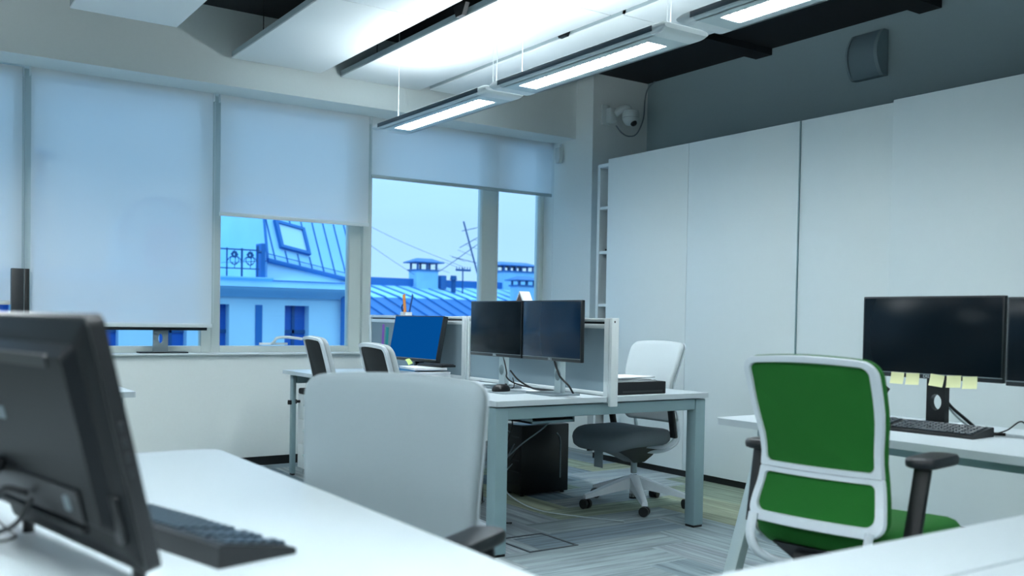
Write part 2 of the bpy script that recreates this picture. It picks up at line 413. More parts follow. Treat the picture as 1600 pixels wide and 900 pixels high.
raft(3.64, 4.30, 4.25, 6.54, 'ceiling raft right of the thin dark slot, behind the upper side of the middle lamp')
raft(3.64, 4.30, 1.95, 4.24, 'ceiling raft above the nearest lamp beside the open black ceiling')
for (xx, yy), lb in (((2.885, 4.82), 'black clip in the dark slot left of the brightest raft'), ((3.61, 4.78), 'black clip in the thin slot above the middle lamp')):
    b = MB(); b.prism([(yy-.07, 2.96), (yy+.07, 2.96), (yy+.04, 2.895), (yy-.03, 2.895)], 'x', xx-.014, xx+.014)
    b.cyl((xx, yy, 2.95), (xx, yy, ZC), .004, n=6)
    tag(b.build('raft_clip', 'black'), lb, 'clip')

def lamp(xc, y0, y1, label, z=2.42, dm='lamp_down'):
    w = .27; h = .048
    t = thing('pendant_lamp', (xc, (y0+y1)/2, z), label, 'lamp', 'linear pendant lamps hung in one row')
    cl = .10
    # body: rounded profile in xz, swept along y, hollowed by recess frame
    prof = rrect(w, h, h*.48, 5, 2)
    b = MB()
    zc = z+h/2
    # shell = side rails + bottom flange pieces (opening in the middle third)
    ow = .062                                   # half width of the opening
    b.box(xc-w/2+.02, y0+cl, z, xc-ow, y1-cl, z+.006); b.box(xc+ow, y0+cl, z, xc+w/2-.02, y1-cl, z+.006)
    b.box(xc-ow, y0+cl, z, xc+ow, y0+cl+.09, z+.006); b.box(xc-ow, y1-cl-.09, z, xc+ow, y1-cl, z+.006)
    for sgn in (-1, 1):
        arc = [(xc+sgn*(w/2-.02+.02*math.sin(a)), zc-.024*math.cos(a)) for a in [PI*i/8 for i in range(9)]]
        arc = arc + [(xc+sgn*(w/2-.03), zc+.024), (xc+sgn*(w/2-.03), zc-.024)]
        b.prism(arc, 'y', y0+cl, y1-cl)
    b.build('housing', 'lampbody', t, True)
    for (ya, yb, sg) in ((y0, y0+cl, -1), (y1-cl, y1, 1)):      # rounded end caps
        c = MB(); loops = []
        for i in range(7):
            f = i/6; yy = (ya+yb)/2 + (f-.5)*(yb-ya)
            tt = f if sg > 0 else 1-f                       # 0 at housing, 1 at the tip
            s_ = math.sqrt(max(0.02, 1-max(0, (tt-.55)/.45)**2))
            loops.append([(xc+px*(1-.0*tt), yy, zc+pz*(.35+.65*s_)) for px, pz in prof])
        c.loft(loops); c.build('end_cap', 'lampcap', t, True)
    for sgn in (-1, 1):
        s_ = MB(); s_.box(xc+sgn*(w/2+.0004)-.002, y0+cl*.85, zc-.012, xc+sgn*(w/2+.0004)+.002, y1-cl*.85, zc+.014, .001); s_.build('side_slot', 'slot', t, True)
    d = MB(); d.box(xc-ow, y0+cl+.09, z+.0095, xc+ow, y1-cl-.09, z+.0125); d.build('diffuser', dm, t, True)
    lv = MB()
    lv.box(xc-ow, y0+cl+.09, z+.001, xc-ow+.004, y1-cl-.09, z+.0095); lv.box(xc+ow-.004, y0+cl+.09, z+.001, xc+ow, y1-cl-.09, z+.0095)
    nb = 26
    for i in range(nb+1):
        yy = y0+cl+.09+(y1-y0-2*cl-.18)*i/nb; lv.box(xc-ow, yy-.003, z+.004, xc+ow, yy+.003, z+.0093)
    lv.build('louver', 'louver', t, True)
    u = MB(); u.box(xc-.085, y0+cl+.02, z+h-.008, xc+.085, y1-cl-.02, z+h-.004); u.build('uplight', 'lamp_up' if dm == 'lamp_down' else 'fill_lamp_up_far', t, True)
    tp = MB(); tp.box(xc-w/2+.03, y0+cl, z+.032, xc+w/2-.03, y1-cl, z+h-.010); tp.build('top_tray', 'lampbody', t, True)
    for yy in (y0+.13, y1-.13):
        wv = MB(); wv.cyl((xc, yy, z+h-.01), (xc, yy, ZC), .0022, n=6); wv.cyl((xc, yy, z+h-.012), (xc, yy, z+h+.02), .010, .006, n=10)
        wv.build('suspension_wire', 'white', t, True)
    cb = MB(); cb.tube([(xc+.03, y0+.14, z+h-.01), (xc+.035, y0+.14, z+.25), (xc+.04, y0+.13, z+.36), (xc+.10, y0-.05, z+.43), (xc+.16, y0-.25, z+.475)], .003, 6)
    cb.build('power_cable', 'white', t, True)
    return t
lamp(3.055, 4.60, 6.06, 'far pendant lamp hanging in front of the windows, left end dark against the blind')
lamp(3.055, 3.13, 4.56, 'middle pendant lamp with louvred light strip, crossing above the wall camera')
lamp(3.055, 1.58, 3.06, 'nearest pendant lamp cut off by the top edge of the photo')
lamp(3.055, .04, 1.50, 'unseen pendant lamp added next in the row, past the top right edge', dm='fill_lamp_far')
for i, y0 in enumerate((4.6, 3.1, 1.6, .1, -1.4)):  # unseen lamps from here on are added to brighten desks and walls
    lamp(.14, y0-.1, y0+1.35, 'unseen pendant lamp added for fill light, in a second row above the front desk', dm='fill_lamp_far' if 1 < y0 < 4 else 'fill_lamp_back')
for y0 in (3.1, .6): lamp(-2.7, y0, y0+1.45, 'unseen pendant lamp added for fill light, over the left side of the room', dm='fill_lamp_back')
lamp(3.055, -2.0, -.55, 'unseen pendant lamp added for fill light behind the camera', dm='fill_lamp_back')


# ================================================================== WARDROBE AND WALL FITTINGS
wd = thing('wardrobe', (5.3, 3.9, 0), 'tall white sliding-door wardrobe filling the right wall, open shelf slot at its left end', 'wardrobe')
YR = 1.2
b = MB(); b.box(4.97, 6.055, 0.0, 5.74, 6.085, 2.40); b.build('side_panel', 'ward', wd, True)
b = MB(); b.box(4.955, YR, 2.372, 5.74, 6.055, 2.40, .002); b.build('top_panel', 'ward', wd, True)
b = MB(); b.box(4.945, YR, 0, 5.74, 6.055, .045); b.build('plinth', 'black', wd, True)
b = MB(); b.box(5.715, YR, .045, 5.74, 6.055, 2.372); b.build('back_panel', 'ward_in', wd, True)
b = MB(); b.box(5.0, 5.55, .045, 5.715, 5.57, 2.372); b.build('partition', 'ward_in', wd, True)
for zz in (2.045, 1.683, 1.253, .82, .40):
    b = MB(); b.box(4.975, 5.57, zz-.012, 5.715, 6.055, zz+.012, .002); b.build('shelf', 'ward', wd, True)
doors = [(4.997, 5.895, 4.920), (4.012, 4.993, 4.920), (3.338, 3.998, 4.922), (2.05, 3.334, 4.906), (YR, 2.046, 4.906)]
for ya, yb, xx in doors:
    dz = .010 if xx < 4.91 else 0
    b = MB(); b.box(xx, ya, .05, xx+.022, yb, 2.42+dz, .0015); d = b.build('sliding_door', 'ward', wd, True)
b = MB(); b.box(4.912, 3.999, .05, 4.925, 4.005, 2.415, .001); b.build('edge_profile', 'leg', wd, True)
# things in the open slot
g = MB()
for k in range(5):
    pass
lp = []
for i in range(11):
    f = i/10; zz = 2.058+.255*f; rx = .11*(1-.5*f**2)*(1+.12*math.sin(9*f)); ry = .085*(1-.45*f**2)*(1+.15*math.cos(7*f))
    lp.append([(5.12+rx*math.cos(a)*(1+.09*math.sin(5*a+7*f)), 5.955+ry*math.sin(a)*(1+.09*math.cos(4*a+5*f)), zz) for a in [2*PI*j/28 for j in range(28)]])
g.loft(lp); tag(g.build('plastic_bag', 'bag'), 'crumpled translucent white bag on the top shelf of the wardrobe slot', 'bag')
g = MB(); g.box(5.02, 5.86, 1.696, 5.28, 6.04, 1.716, .004); g.box(5.03, 5.86, 1.717, 5.26, 6.03, 1.738, .004)
tag(g.build('dark_folder', 'dark'), 'dark folder lying on the second shelf of the wardrobe slot', 'folder')

cc = thing('security_camera', (5.33, 6.41, 2.9), 'white dome security camera on a wall bracket high on the pier', 'camera')
b = MB(); b.box(5.262, 6.395, 2.822, 5.345, 6.41, 2.995, .006); b.build('mounting_plate', 'cctv', cc, True)
b = MB(); b.box(5.30, 6.33, 2.84, 5.375, 6.398, 2.965, .012); b.build('junction_box', 'cctv', cc, True)
b = MB(); b.tube([(5.36, 6.345, 2.915), (5.40, 6.30, 2.955), (5.44, 6.28, 2.965), (5.468, 6.27, 2.935)], .030, 14); b.build('arm', 'cctv', cc, True)
b = MB(); b.lathe([(.045, .055), (.068, .045), (.074, .02), (.074, -.005), (.070, -.012), (.074, -.018), (.070, -.035)], (5.468, 6.262, 2.895), 28); b.build('dome_body', 'cctv', cc, True)
b = MB(); b.lathe([(.069, -.035), (.058, -.058), (.038, -.074), (.012, -.082)], (5.468, 6.262, 2.895), 28); dm = b.build('dome', 'cctv', cc, True)
b = MB(); b.lathe([(.030, 0), (.026, -.012), (.010, -.018)], (0, 0, 0), 18); b.xf(Matrix.Translation((5.462, 6.218, 2.828)) @ Matrix.Rotation(math.radians(-38), 4, 'X')); b.build('lens', 'black', cc, True)
b = MB(); b.tube([(5.41, 6.39, 2.83), (5.47, 6.385, 2.775), (5.56, 6.395, 2.755), (5.66, 6.40, 2.79), (5.735, 6.40, 2.93), (5.75, 6.40, 3.10), (5.765, 6.38, 3.20), (5.775, 6.30, 3.25)], .006, 6)
tag(b.build('camera_cable', 'grey_plastic'), 'grey cable looping from the security camera up to the black ceiling', 'cable')

sp = thing('wall_speaker', (5.79, 4.1, 2.84), 'grey curved-front loudspeaker mounted high on the right wall above the wardrobe', 'speaker')
def spk(y0, y1, x_in, bulge, mb):
    lo = []
    n = 14; pr = []
    for i in range(n+1):
        f = i/n; pr.append((WX-.055-bulge*math.sin(PI*f)**.8*1.0, 2.838+.312*f))
    pr = pr + [(WX-.002, 3.15), (WX-.002, 2.838)]
    mb.prism(pr, 'y', y0, y1); return mb
spk(3.985, 4.012, 0, .075, MB()).build('side_cheek', 'speaker', sp, True)
spk(4.222, 4.238, 0, .075, MB()).build('side_cheek', 'speaker', sp, True)
spk(4.012, 4.222, 0, .060, MB()).build('grille', 'speaker_face', sp, True)
b = MB(); b.box(5.715, 4.03, 2.875, 5.722, 4.055, 2.884, .001); b.build('badge', 'black', sp, True)
ps = thing('motion_sensor', (5.17, 6.87, 2.6), 'small white motion sensor in the corner right of the last blind', 'sensor')
b = MB(); b.prism([(x_*.5, z_) for x_, z_ in [(-.06, 2.665), (.06, 2.665), (.075, 2.58), (.045, 2.53), (-.045, 2.53), (-.075, 2.58)]], 'x', 5.115, 5.150)
b.xf(Matrix.Translation((0, 6.84, 0))); b.build('sensor_body', 'cctv', ps, True)
b = MB(); b.box(5.15, 6.825, 2.62, 5.17, 6.855, 2.70, .003); b.build('sensor_bracket', 'cctv', ps, True)

# ================================================================== BENCH DESK
bx0, bx1, by0, by1, bt = 2.44, 3.84, 3.70, 6.46, .742
bd = thing('bench_desk', (3.14, 5.08, 0), 'long white four-place bench desk with silver legs in the middle of the room', 'desk')
for xa, xb in ((bx0, 3.115), (3.165, bx1)):
    for ya, yb in ((by0, 5.075), (5.085, by1)):
        b = MB(); b.prism([(p[0]+(xa+xb)/2, p[1]+(ya+yb)/2) for p in rrect(xb-xa, yb-ya, .012, 3, 1)], 'z', bt-.026, bt); b.build('desktop', 'desk', bd, True)
for yy in (by0+.055, 5.19, by1-.055):
    for xx in (bx0+.045, bx1-.045):
        if yy > 6 and xx < 3: hx, hy, xx = .015, .024, bx0+.062
        else: hx, hy = .036, .036
        b = MB(); b.box(xx-hx, yy-hy, .012, xx+hx, yy+hy, bt-.034, .005); lg = b.build('leg', 'leg', bd, True)
        b = MB(); b.box(xx-hx+.003, yy-hy+.003, 0, xx+hx-.003, yy+hy-.003, .012, .003); b.build('leg_foot', 'black', lg, True)
    b = MB(); b.box(bx0+.081, yy-.03, bt-.092, bx1-.081, yy+.03, bt-.034, .005); b.build('cross_beam', 'leg', bd, True)
for xx in (2.72, 3.56):
    b = MB(); b.box(xx-.02, by0+.085, bt-.075, xx+.02, by1-.085, bt-.035, .003); b.build('long_beam', 'leg', bd, True)
tr = MB(); tr.box(2.78, 3.90, .600, 3.06, 4.96, .612); tr.box(2.78, 3.90, .600, 2.79, 4.96, .668); tr.box(3.05, 3.90, .600, 3.06, 4.96, .668)
tr.build('cable_tray', 'leg', bd, True)
b = MB(); b.box(2.83, 3.93, .613, 3.03, 4.55, .652, .006); tag(b.build('power_strip', 'black'), 'black power strip lying in the cable tray under the bench desk', 'power strip')

def divider(y0, y1, label, post):
    t = thing('desk_divider', (3.14, (y0+y1)/2, .70), label, 'divider', 'grey fabric dividers along the bench desk')
    b = MB(); b.box(3.123, y0+.055, .765, 3.157, y1-.03, 1.088); b.build('fabric_panel', 'panel_fab', t, True)
    b = MB(); b.box(3.119, y0+.045, 1.088, 3.161, y1-.02, 1.112, .003); b.build('top_rail', 'white', t, True)
    b = MB(); b.box(3.119, y0+.045, 1.122, 3.161, y1-.005, 1.140, .003); b.build('cap_rail', 'white', t, True)
    b = MB(); b.box(3.134, y0+.05, 1.112, 3.146, y1-.02, 1.122); b.build('shadow_gap', 'dark', t, True)
    b = MB(); b.box(3.119, y0+.045, .745, 3.161, y1-.02, .765, .003); b.build('bottom_rail', 'white', t, True)
    for (ya, yb) in ((y0, y0+.05), (y1-.03, y1)):
        b = MB(); b.box(3.116, ya+.012, .709, 3.164, yb, 1.142, .004); b.build('upright', 'white', t, True)
    if post:
        b = MB(); b.box(3.116, y0-.012, .693, 3.164, y0+.010, 1.143, .004); e_ = b.build('end_post', 'white', t, True)
        b = MB(); b.box(3.131, y0-.0135, 1.118, 3.138, y0-.011, 1.128); b.build('post_slot', 'black', e_, True)
divider(3.692, 5.07, 'grey fabric desk divider with white end post behind the twin monitors', True)
divider(5.09, 6.47, 'grey fabric desk divider behind the blue-screened monitor', True)

# ---------------------------------------------------------------- monitors
def monitor(cx, cy, z0, w, h, heading, label, kind, group=None, logo=True, tilt=0, th=.022, screenmat='screen', table=bt, led=False, xcol=.05, basew=.24, based=-.02):
    """local: screen faces +X, y lateral, base on z=0 (table)"""
    t = thing('monitor', (cx, cy, table), label, 'monitor', group, heading)
    zb = z0-table
    R = Matrix.Translation((0, 0, zb)) @ Matrix.Rotation(math.radians(-tilt), 4, 'Y')
    b = MB(); b.box(-th, -w/2, 0, 0, w/2, h, .003); b.box(-th-.02, -w*.32, h*.12, -th, w*.32, h*.85, .012); b.xf(R); b.build('housing', 'bezel', t)
    b = MB(); b.box(.0002, -w/2+.007, .020, .0014, w/2-.007, h-.007, .0004); b.xf(R); b.build('screen', screenmat, t)
    b = MB(); b.box(.0002, -w/2+.001, .0155, .0020, w/2-.001, .0185, .0006); b.xf(R); b.build('trim_strip', 'grey_plastic', t)
    if logo:
        mt = R @ Matrix(((0, 0, 1, .0010), (1, 0, 0, 0), (0, 1, 0, .0085), (0, 0, 0, 1)))
        text('logo', 'DELL', .0165, mt, 'logo', t)
    if led:
        b = MB(); b.box(.0002, w/2-.030, .004, .0018, w/2-.024, .013, .0006); b.xf(R); b.build('power_button', 'blue', t)
    sm = {'silver': 'leg_light', 'black': 'black'}[kind]
    cw = .075 if kind == 'black' else .055
    # column with an oval cable hole: outer loop bridged to hole loop, extruded in x
    c = MB(); hz = .10; ch = zb+h*.45; n = 28
    hole = [(0+.024*math.cos(2*PI*i/n), hz+.030*math.sin(2*PI*i/n)) for i in range(n)]
    outer = []
    for i in range(n):
        a = 2*PI*i/n; dx, dz = math.cos(a), math.sin(a)
        s_ = min((cw/2)/abs(dx) if abs(dx) > 1e-6 else 9, ((ch-hz) if dz > 0 else hz-.008)/abs(dz) if abs(dz) > 1e-6 else 9)
        outer.append((dx*s_, hz+dz*s_))
    # make the four corners exact
    for cxx, czz in ((cw/2, ch), (-cw/2, ch), (-cw/2, .008), (cw/2, .008)):
        k = min(range(n), key=lambda q: (outer[q][0]-cxx)**2+(outer[q][1]-czz)**2); outer[k] = (cxx, czz)
    xa, xb = -xcol-.030, -xcol
    Lp = [[(xa, y, z) for y, z in hole], [(xa, y, z) for y, z in outer], [(xb, y, z) for y, z in outer], [(xb, y, z) for y, z in hole], [(xa, y, z) for y, z in hole]]
    c.loft(Lp, cap=False); bmesh.ops.remove_doubles(c.bm, verts=c.bm.verts, dist=1e-6); c.build('stand_column', sm, t, angle=25)
    b = MB(); b.box(-xcol, -cw/2+.008, zb+h*.28, -th-.01, cw/2-.008, zb+h*.44, .004); b.build('mount', sm, t)
    b = MB(); b.prism([(p[0]+based, p[1]) for p in rrect(.19 if based > -.05 else .16, basew, .018, 4, 1)], 'z', 0, .009); b.build('base', 'grey_plastic' if kind == 'silver' else sm, t)
    return t
mgroup = 'twin monitors on the near bench desk'
monitor(2.93, 4.472, .917, .52, .312, math.radians(180), 'left one of the twin dark monitors on the near bench desk, its screen black', 'silver', mgroup, screenmat='screen_matte')
monitor(2.93, 3.948, .917, .518, .312, math.radians(179), 'right one of the twin dark monitors, a blue window reflection painted into its screen', 'silver', mgroup, screenmat='screen')
monitor(2.95, 5.50, .846, .60, .30, math.radians(183), 'monitor at the far bench seat, blue window reflection painted as a glowing screen', 'black', None, logo=False, screenmat='blue_reflection', tilt=11, th=.035)

def cable(name, pts, r, m, label):
    b = MB(); b.tube(pts, r, 6); return tag(b.build(name, m), label, 'cable')
cable('monitor_cable', [(2.985, 4.47, .925), (2.975, 4.43, .87), (2.965, 4.40, .83), (2.975, 4.41, .80), (3.0, 4.36, .77), (3.06, 4.22, .7465), (3.08, 4.12, .7465)], .0042, 'black', 'black cable hanging below the left twin monitor and lying on the desk')
cable('monitor_cable', [(2.985, 3.99, .925), (2.97, 3.95, .885), (2.965, 3.915, .845), (2.985, 3.91, .82), (2.995, 3.87, .79), (3.02, 3.86, .7475), (3.06, 3.90, .7465)], .0055, 'black', 'black cable hanging below the right twin monitor beside its stand')
cable('desk_cable', [(2.99, 4.40, .84), (3.0, 4.33, .79), (3.03, 4.24, .752), (3.02, 4.10, .7485), (3.075, 4.02, .7485)], .005, 'black', 'thick black cable lying along the desk between the twin monitor stands')
cable('desk_cable', [(3.0, 4.39, .80), (2.99, 4.36, .765), (2.97, 4.35, .747), (2.95, 4.42, .7465), (2.93, 4.55, .7465)], .003, 'black', 'thin black cable curling beside the left twin monitor stand')
b = MB(); b.prism([(p[0]+2.80, p[1]+4.16) for p in rrect(.19, .23, .01, 3, 1)], 'z', bt, bt+.003); tag(b.build('mouse_pad', 'grey_plastic'), 'grey mouse pad at the near corner of the bench desk', 'mouse pad')
ms = thing('computer_mouse', (2.79, 4.19, bt+.003), 'black computer mouse on the grey mouse pad', 'mouse')
b = MB(); b.loft([[(.056*q*math.cos(a), .031*q*math.sin(a), z_) for a in [2*PI*i/20 for i in range(20)]] for q, z_ in ((.95, 0), (1, .008), (.95, .020), (.75, .031), (.4, .037), (.05, .038))]); b.build('mouse_body', 'black', ms)
b = MB(); b.cyl((.030, -.004, .034), (.030, .004, .034), .007, n=10); b.build('scroll_wheel', 'dark', ms)
b = MB(); b.box(2.94, 4.36, bt, 3.09, 4.63, bt+.003, .001); tag(b.build('paper_sheet', 'paper'), 'white paper lying behind the mouse under the left twin monitor', 'paper')
b = MB(); b.prism([(p[0]+3.02, p[1]+4.18) for p in rrect(.12, .10, .004, 2, 1)], 'z', bt, bt+.002); tag(b.build('paper_sheet', 'paper'), 'small white paper between the twin monitor stands', 'paper')

# ---------------------------------------------------------------- right near seat: black box with papers
bb = thing('document_box', (3.42, 3.86, bt), 'flat black document box under a pile of papers at the bench end', 'box')
b = MB(); b.box(3.235, 3.765, bt, 3.575, 4.02, bt+.066, .004); b.build('box_body', 'black_matte', bb, True)
b = MB(); b.box(3.27, 3.7635, bt+.010, 3.55, 3.766, bt+.020); b.build('label_strip', 'dark', bb, True)
z = bt+.066
for k, (dx, dy, rz, hh, mm, lb) in enumerate(((0, 0, 2, .010, 'paper', 'lowest paper bundle on the black document box'), (-.02, .01, -5, .008, 'paper', 'middle paper bundle on the black document box'), (.0, .0, 8, .006, 'paper', 'topmost paper bundle on the black document box, turned askew'))):
    b = MB()
    for q in range(3): b.box(-.145+random.uniform(-.006,.006), -.105+random.uniform(-.006,.006), hh/3*q, .145, .105, hh/3*(q+.8))
    b.xf(Matrix.Translation((3.37+dx, 3.89+dy, z)) @ Matrix.Rotation(math.radians(rz), 4, 'Z')); z += hh+.0005
    tag(b.build('paper_bundle', mm), lb, 'paper', 'papers on the black document box')

# ---------------------------------------------------------------- far left seat things
z = bt
for dx, dy, rz, hh, mm, w_, l_, lb in ((0, 0, 3, .030, 'white', .22, .34, 'bottom white binder of the pile beside the blue-screened monitor'), (.01, -.02, -4, .026, 'paper', .21, .33, 'thick paper stack in the pile beside the blue-screened monitor'),
                              (-.015, .05, 7, .010, 'bluepaper', .20, .28, 'blue folder in the pile beside the blue-screened monitor'), (.0, -.03, -8, .014, 'paper', .21, .28, 'top magazine of the pile beside the blue-screened monitor')):
    b = MB()
    nq = 4
    for q in range(nq): b.box(-w_/2+random.uniform(-.004,.004), -l_/2+random.uniform(-.004,.004), hh/nq*q, w_/2, l_/2, hh/nq*(q+.85))
    b.xf(Matrix.Translation((2.86+dx, 5.235+dy-.03, z)) @ Matrix.Rotation(math.radians(rz), 4, 'Z')); z += hh+.0006
    tag(b.build('document', mm), lb, 'paper', 'pile beside the blue-screened monitor')
b = MB()
b.loft([[(0+.004*s_*s_*0, -.02+.04*s_, .0+.035*math.sin(s_*2.2)) for s_ in (0, .33, .66, 1)], [(.05, -.02+.04*s_, .012+.03*math.sin(s_*2.0)) for s_ in (0, .33, .66, 1)]], cap=False, close=False)
b.xf(Matrix.Translation((2.84, 5.36, z)) @ Matrix.Rotation(.5, 4, 'Z')); o = b.build('sticky_note', 'notegreen'); tag(o, 'yellow-green curled sticky note on the pile below the blue screen reflection', 'sticky note')
ph = thing('keyboard', (2.95, 5.13, z), 'black keyboard lying tilted on the paper pile against the divider', 'keyboard', None, math.radians(6))
# kept low and slim: it leans on the pile
b = MB(); b.box(-.055, -.10, 0, .055, .16, .014, .004); b.build('keyboard_body', 'black', ph)
b = MB()
for i in range(4):
    for j in range(10): b.box(-.046+i*.024, -.092+j*.0245, .014, -.026+i*.024, -.071+j*.0245, .019, .002, 1)
b.build('keys', 'dark', ph)
cp = thing('mug', (3.05, 6.33, bt), 'small blue and white mug at the far window end of the bench', 'mug')
b = MB(); b.lathe([(.034, 0), (.038, .004), (.038, .05), (.034, .05), (.033, .008), (.004, .006)], (0, 0, 0), 24); b.build('mug_body', 'bluecup', cp)
b = MB(); b.lathe([(.038, .0505), (.039, .085), (.035, .085), (.034, .0505)], (0, 0, 0), 24); b.build('mug_rim_band', 'white', cp)
b = MB(); b.tube([(-.036, 0, .018), (-.058, 0, .025), (-.060, 0, .055), (-.036, 0, .065)], .005, 8); b.build('handle', 'white', cp)
# pen holder hooked over the divider, rulers in it, strips on the divider face
pn = thing('pen_holder', (3.19, 6.03, 1.02), 'white pen holder hooked over the far divider behind the blue-screened monitor', 'pen holder')
b = MB()
q0 = rrect(.055, .085, .008, 3, 1); q1 = rrect(.049, .079, .006, 3, 1)
b.loft([[(3.192+x_, 6.03+y_, 1.02) for x_, y_ in q0], [(3.192+x_, 6.03+y_, 1.165) for x_, y_ in q0], [(3.192+x_, 6.03+y_, 1.165) for x_, y_ in q1], [(3.192+x_, 6.03+y_, 1.03) for x_, y_ in q1]]); b.build('cup', 'white', pn, True)
b = MB(); b.box(3.114, 6.0, 1.1405, 3.168, 6.06, 1.1435); b.box(3.114, 6.0, 1.12, 3.117, 6.06, 1.1435); b.build('hook', 'white', pn, True)
b = MB(); b.box(-.002, -.024, -.03, .002, .024, .185, .0008); b.xf(Matrix.Translation((3.192, 6.035, 1.09)) @ Matrix.Rotation(math.radians(-48), 4, 'Z') @ Matrix.Rotation(math.radians(13), 4, 'X') @ Matrix.Translation((0, 0, .02)))
b.xf(Matrix.Rotation(0, 4, 'Z')); tag(b.build('ruler', 'orange'), 'orange wooden ruler sticking out of the white pen holder', 'ruler')
b = MB(); b.box(-.0015, -.014, -.02, .0015, .014, .215, .0006); b.xf(Matrix.Translation((3.196, 6.02, 1.085)) @ Matrix.Rotation(math.radians(-48), 4, 'Z') @ Matrix.Rotation(math.radians(-27), 4, 'X') @ Matrix.Translation((0, 0, .02)))
tag(b.build('ruler', 'blue'), 'dark blue ruler leaning right out of the white pen holder', 'ruler')
sc = thing('scissors', (3.185, 6.055, 1.06), 'dark scissor handles poking out of the white pen holder', 'scissors')
b = MB(); b.tube([(3.185, 6.058, 1.06), (3.185, 6.060, 1.17)], .004, 6, False); b.build('blade', 'silver', sc, True)
b = MB()
ring = [(3.185, 6.068+.016*math.cos(a), 1.195+.024*math.sin(a)) for a in [2*PI*i/16 for i in range(17)]]
b.tube(ring, .004, 6, False); b.build('finger_ring', 'dark', sc, True)
b = MB(); b.box(3.118, 6.235, .93, 3.1225, 6.262, 1.075, .0005); b.xf(Matrix.Translation((3.12, 6.25, 1.0)) @ Matrix.Rotation(math.radians(4), 4, 'X') @ Matrix.Translation((-3.12, -6.25, -1.0))); tag(b.build('paper_strip', 'pink'), 'violet paper strip pinned on the far divider left of the blue screen reflection', 'paper strip')
b = MB(); b.box(3.118, 6.165, .93, 3.1225, 6.205, 1.055, .0005); b.xf(Matrix.Translation((3.12, 6.18, 1.0)) @ Matrix.Rotation(math.radians(5), 4, 'X') @ Matrix.Translation((-3.12, -6.18, -1.0))); tag(b.build('paper_strip', 'teal'), 'green paper strip pinned on the far divider left of the blue screen reflection', 'paper strip')
tc_ = thing('desk_calendar', (3.14, 4.49, 1.14), 'tent-shaped brown and white card standing on the divider behind the twin monitors', 'calendar')
b = MB(); b.prism([(4.395, 1.1405), (4.49, 1.288), (4.494, 1.280), (4.405, 1.1405)], 'x', 3.105, 3.175); b.build('left_leaf', 'paper', tc_, True)
b = MB(); b.prism([(4.585, 1.1405), (4.491, 1.289), (4.487, 1.281), (4.577, 1.1405)], 'x', 3.105, 3.175); b.build('right_leaf', 'paper', tc_, True)
b = MB(); b.prism([(4.409, 1.1405), (4.573, 1.1405), (4.4905, 1.276)], 'x', 3.106, 3.110); b.build('card_insert', 'brown', tc_, True)

# ---------------------------------------------------------------- under the bench
pc = thing('computer_tower', (3.63, 5.0, 0), 'black computer tower standing on the carpet under the bench desk', 'computer')
b = MB(); b.box(3.445, 4.925, .012, 3.820, 5.115, .452, .006); b.build('case', 'case', pc, True)
b = MB(); b.tube([(3.72, 4.9245, .395), (3.745, 4.9245, .365), (3.752, 4.9245, .33), (3.752, 4.9245, .10)], .005, 6, False); b.build('side_trim', 'grey_plastic', pc, True)
b = MB()
for i in range(5): b.box(3.441, 4.95, .07+.075*i, 3.446, 5.09, .078+.075*i)
b.build('rear_ports', 'dark', pc, True)
for xx in (3.47, 3.79):
    for yy in (4.95, 5.09):
        b = MB(); b.cyl((xx, yy, 0), (xx, yy, .013), .014, n=10); b.build('foot', 'black', pc, True)
for pts, r, m_, lb in (
    ([(3.44, 5.00, .33), (3.36, 4.97, .25), (3.30, 4.92, .24), (3.36, 4.80, .36), (3.46, 4.72, .46), (3.50, 4.62, .57), (3.44, 4.5, .60), (3.2, 4.45, .62), (3.045, 4.42, .655)], .0045, 'grey_plastic', 'grey cable arching from the computer tower up to the cable tray'),
    ([(3.44, 5.04, .40), (3.38, 5.02, .43), (3.34, 4.95, .50), (3.30, 4.86, .59), (3.2, 4.7, .64), (3.045, 4.62, .66)], .004, 'grey_plastic', 'grey cable rising steeply from the tower rear to the cable tray'),
    ([(3.44, 5.02, .20), (3.34, 4.98, .14), (3.28, 4.9, .10), (3.24, 4.72, .05), (3.28, 4.50, .008), (3.40, 4.22, .006), (3.52, 4.02, .006)], .004, 'leg_light', 'pale cable running over the carpet under the bench desk'),
    ([(3.44, 4.98, .28), (3.33, 4.93, .20), (3.27, 4.88, .28), (3.27, 4.78, .48), (3.18, 4.72, .60), (3.045, 4.70, .66)], .004, 'black', 'black cable looping behind the grey ones at the tower'),
    ([(2.80, 4.95, .61), (2.75, 4.92, .50), (2.71, 4.80, .36), (2.74, 4.72, .20), (2.82, 4.70, .03), (2.95, 4.72, .006), (3.15, 4.9, .006)], .004, 'black', 'black cable dropping from the cable tray to the carpet'),
    ([(2.80, 4.85, .61), (2.72, 4.75, .45), (2.70, 4.62, .33), (2.73, 4.5, .22), (2.72, 4.45, .08), (2.78, 4.40, .006), (2.95, 4.3, .006)], .0035, 'black', 'thin black cable hanging beside the near bench leg')):
    cable('computer_cable', pts, r, m_, lb)
p2 = thing('computer_tower', (2.98, 4.94, 0), 'dark computer tower in shade behind the near bench leg beside the taller tower', 'computer')
b = MB(); b.box(2.86, 4.86, .012, 3.12, 5.02, .42, .006); b.build('case', 'black', p2, True)
b = MB(); b.box(2.87, 4.8585, .25, 3.05, 4.862, .33, .001); b.build('side_trim', 'bluecup', p2, True)
b = MB(); b.box(2.87, 4.87, 0, 3.11, 5.01, .0125); b.build('foot', 'black', p2, True)

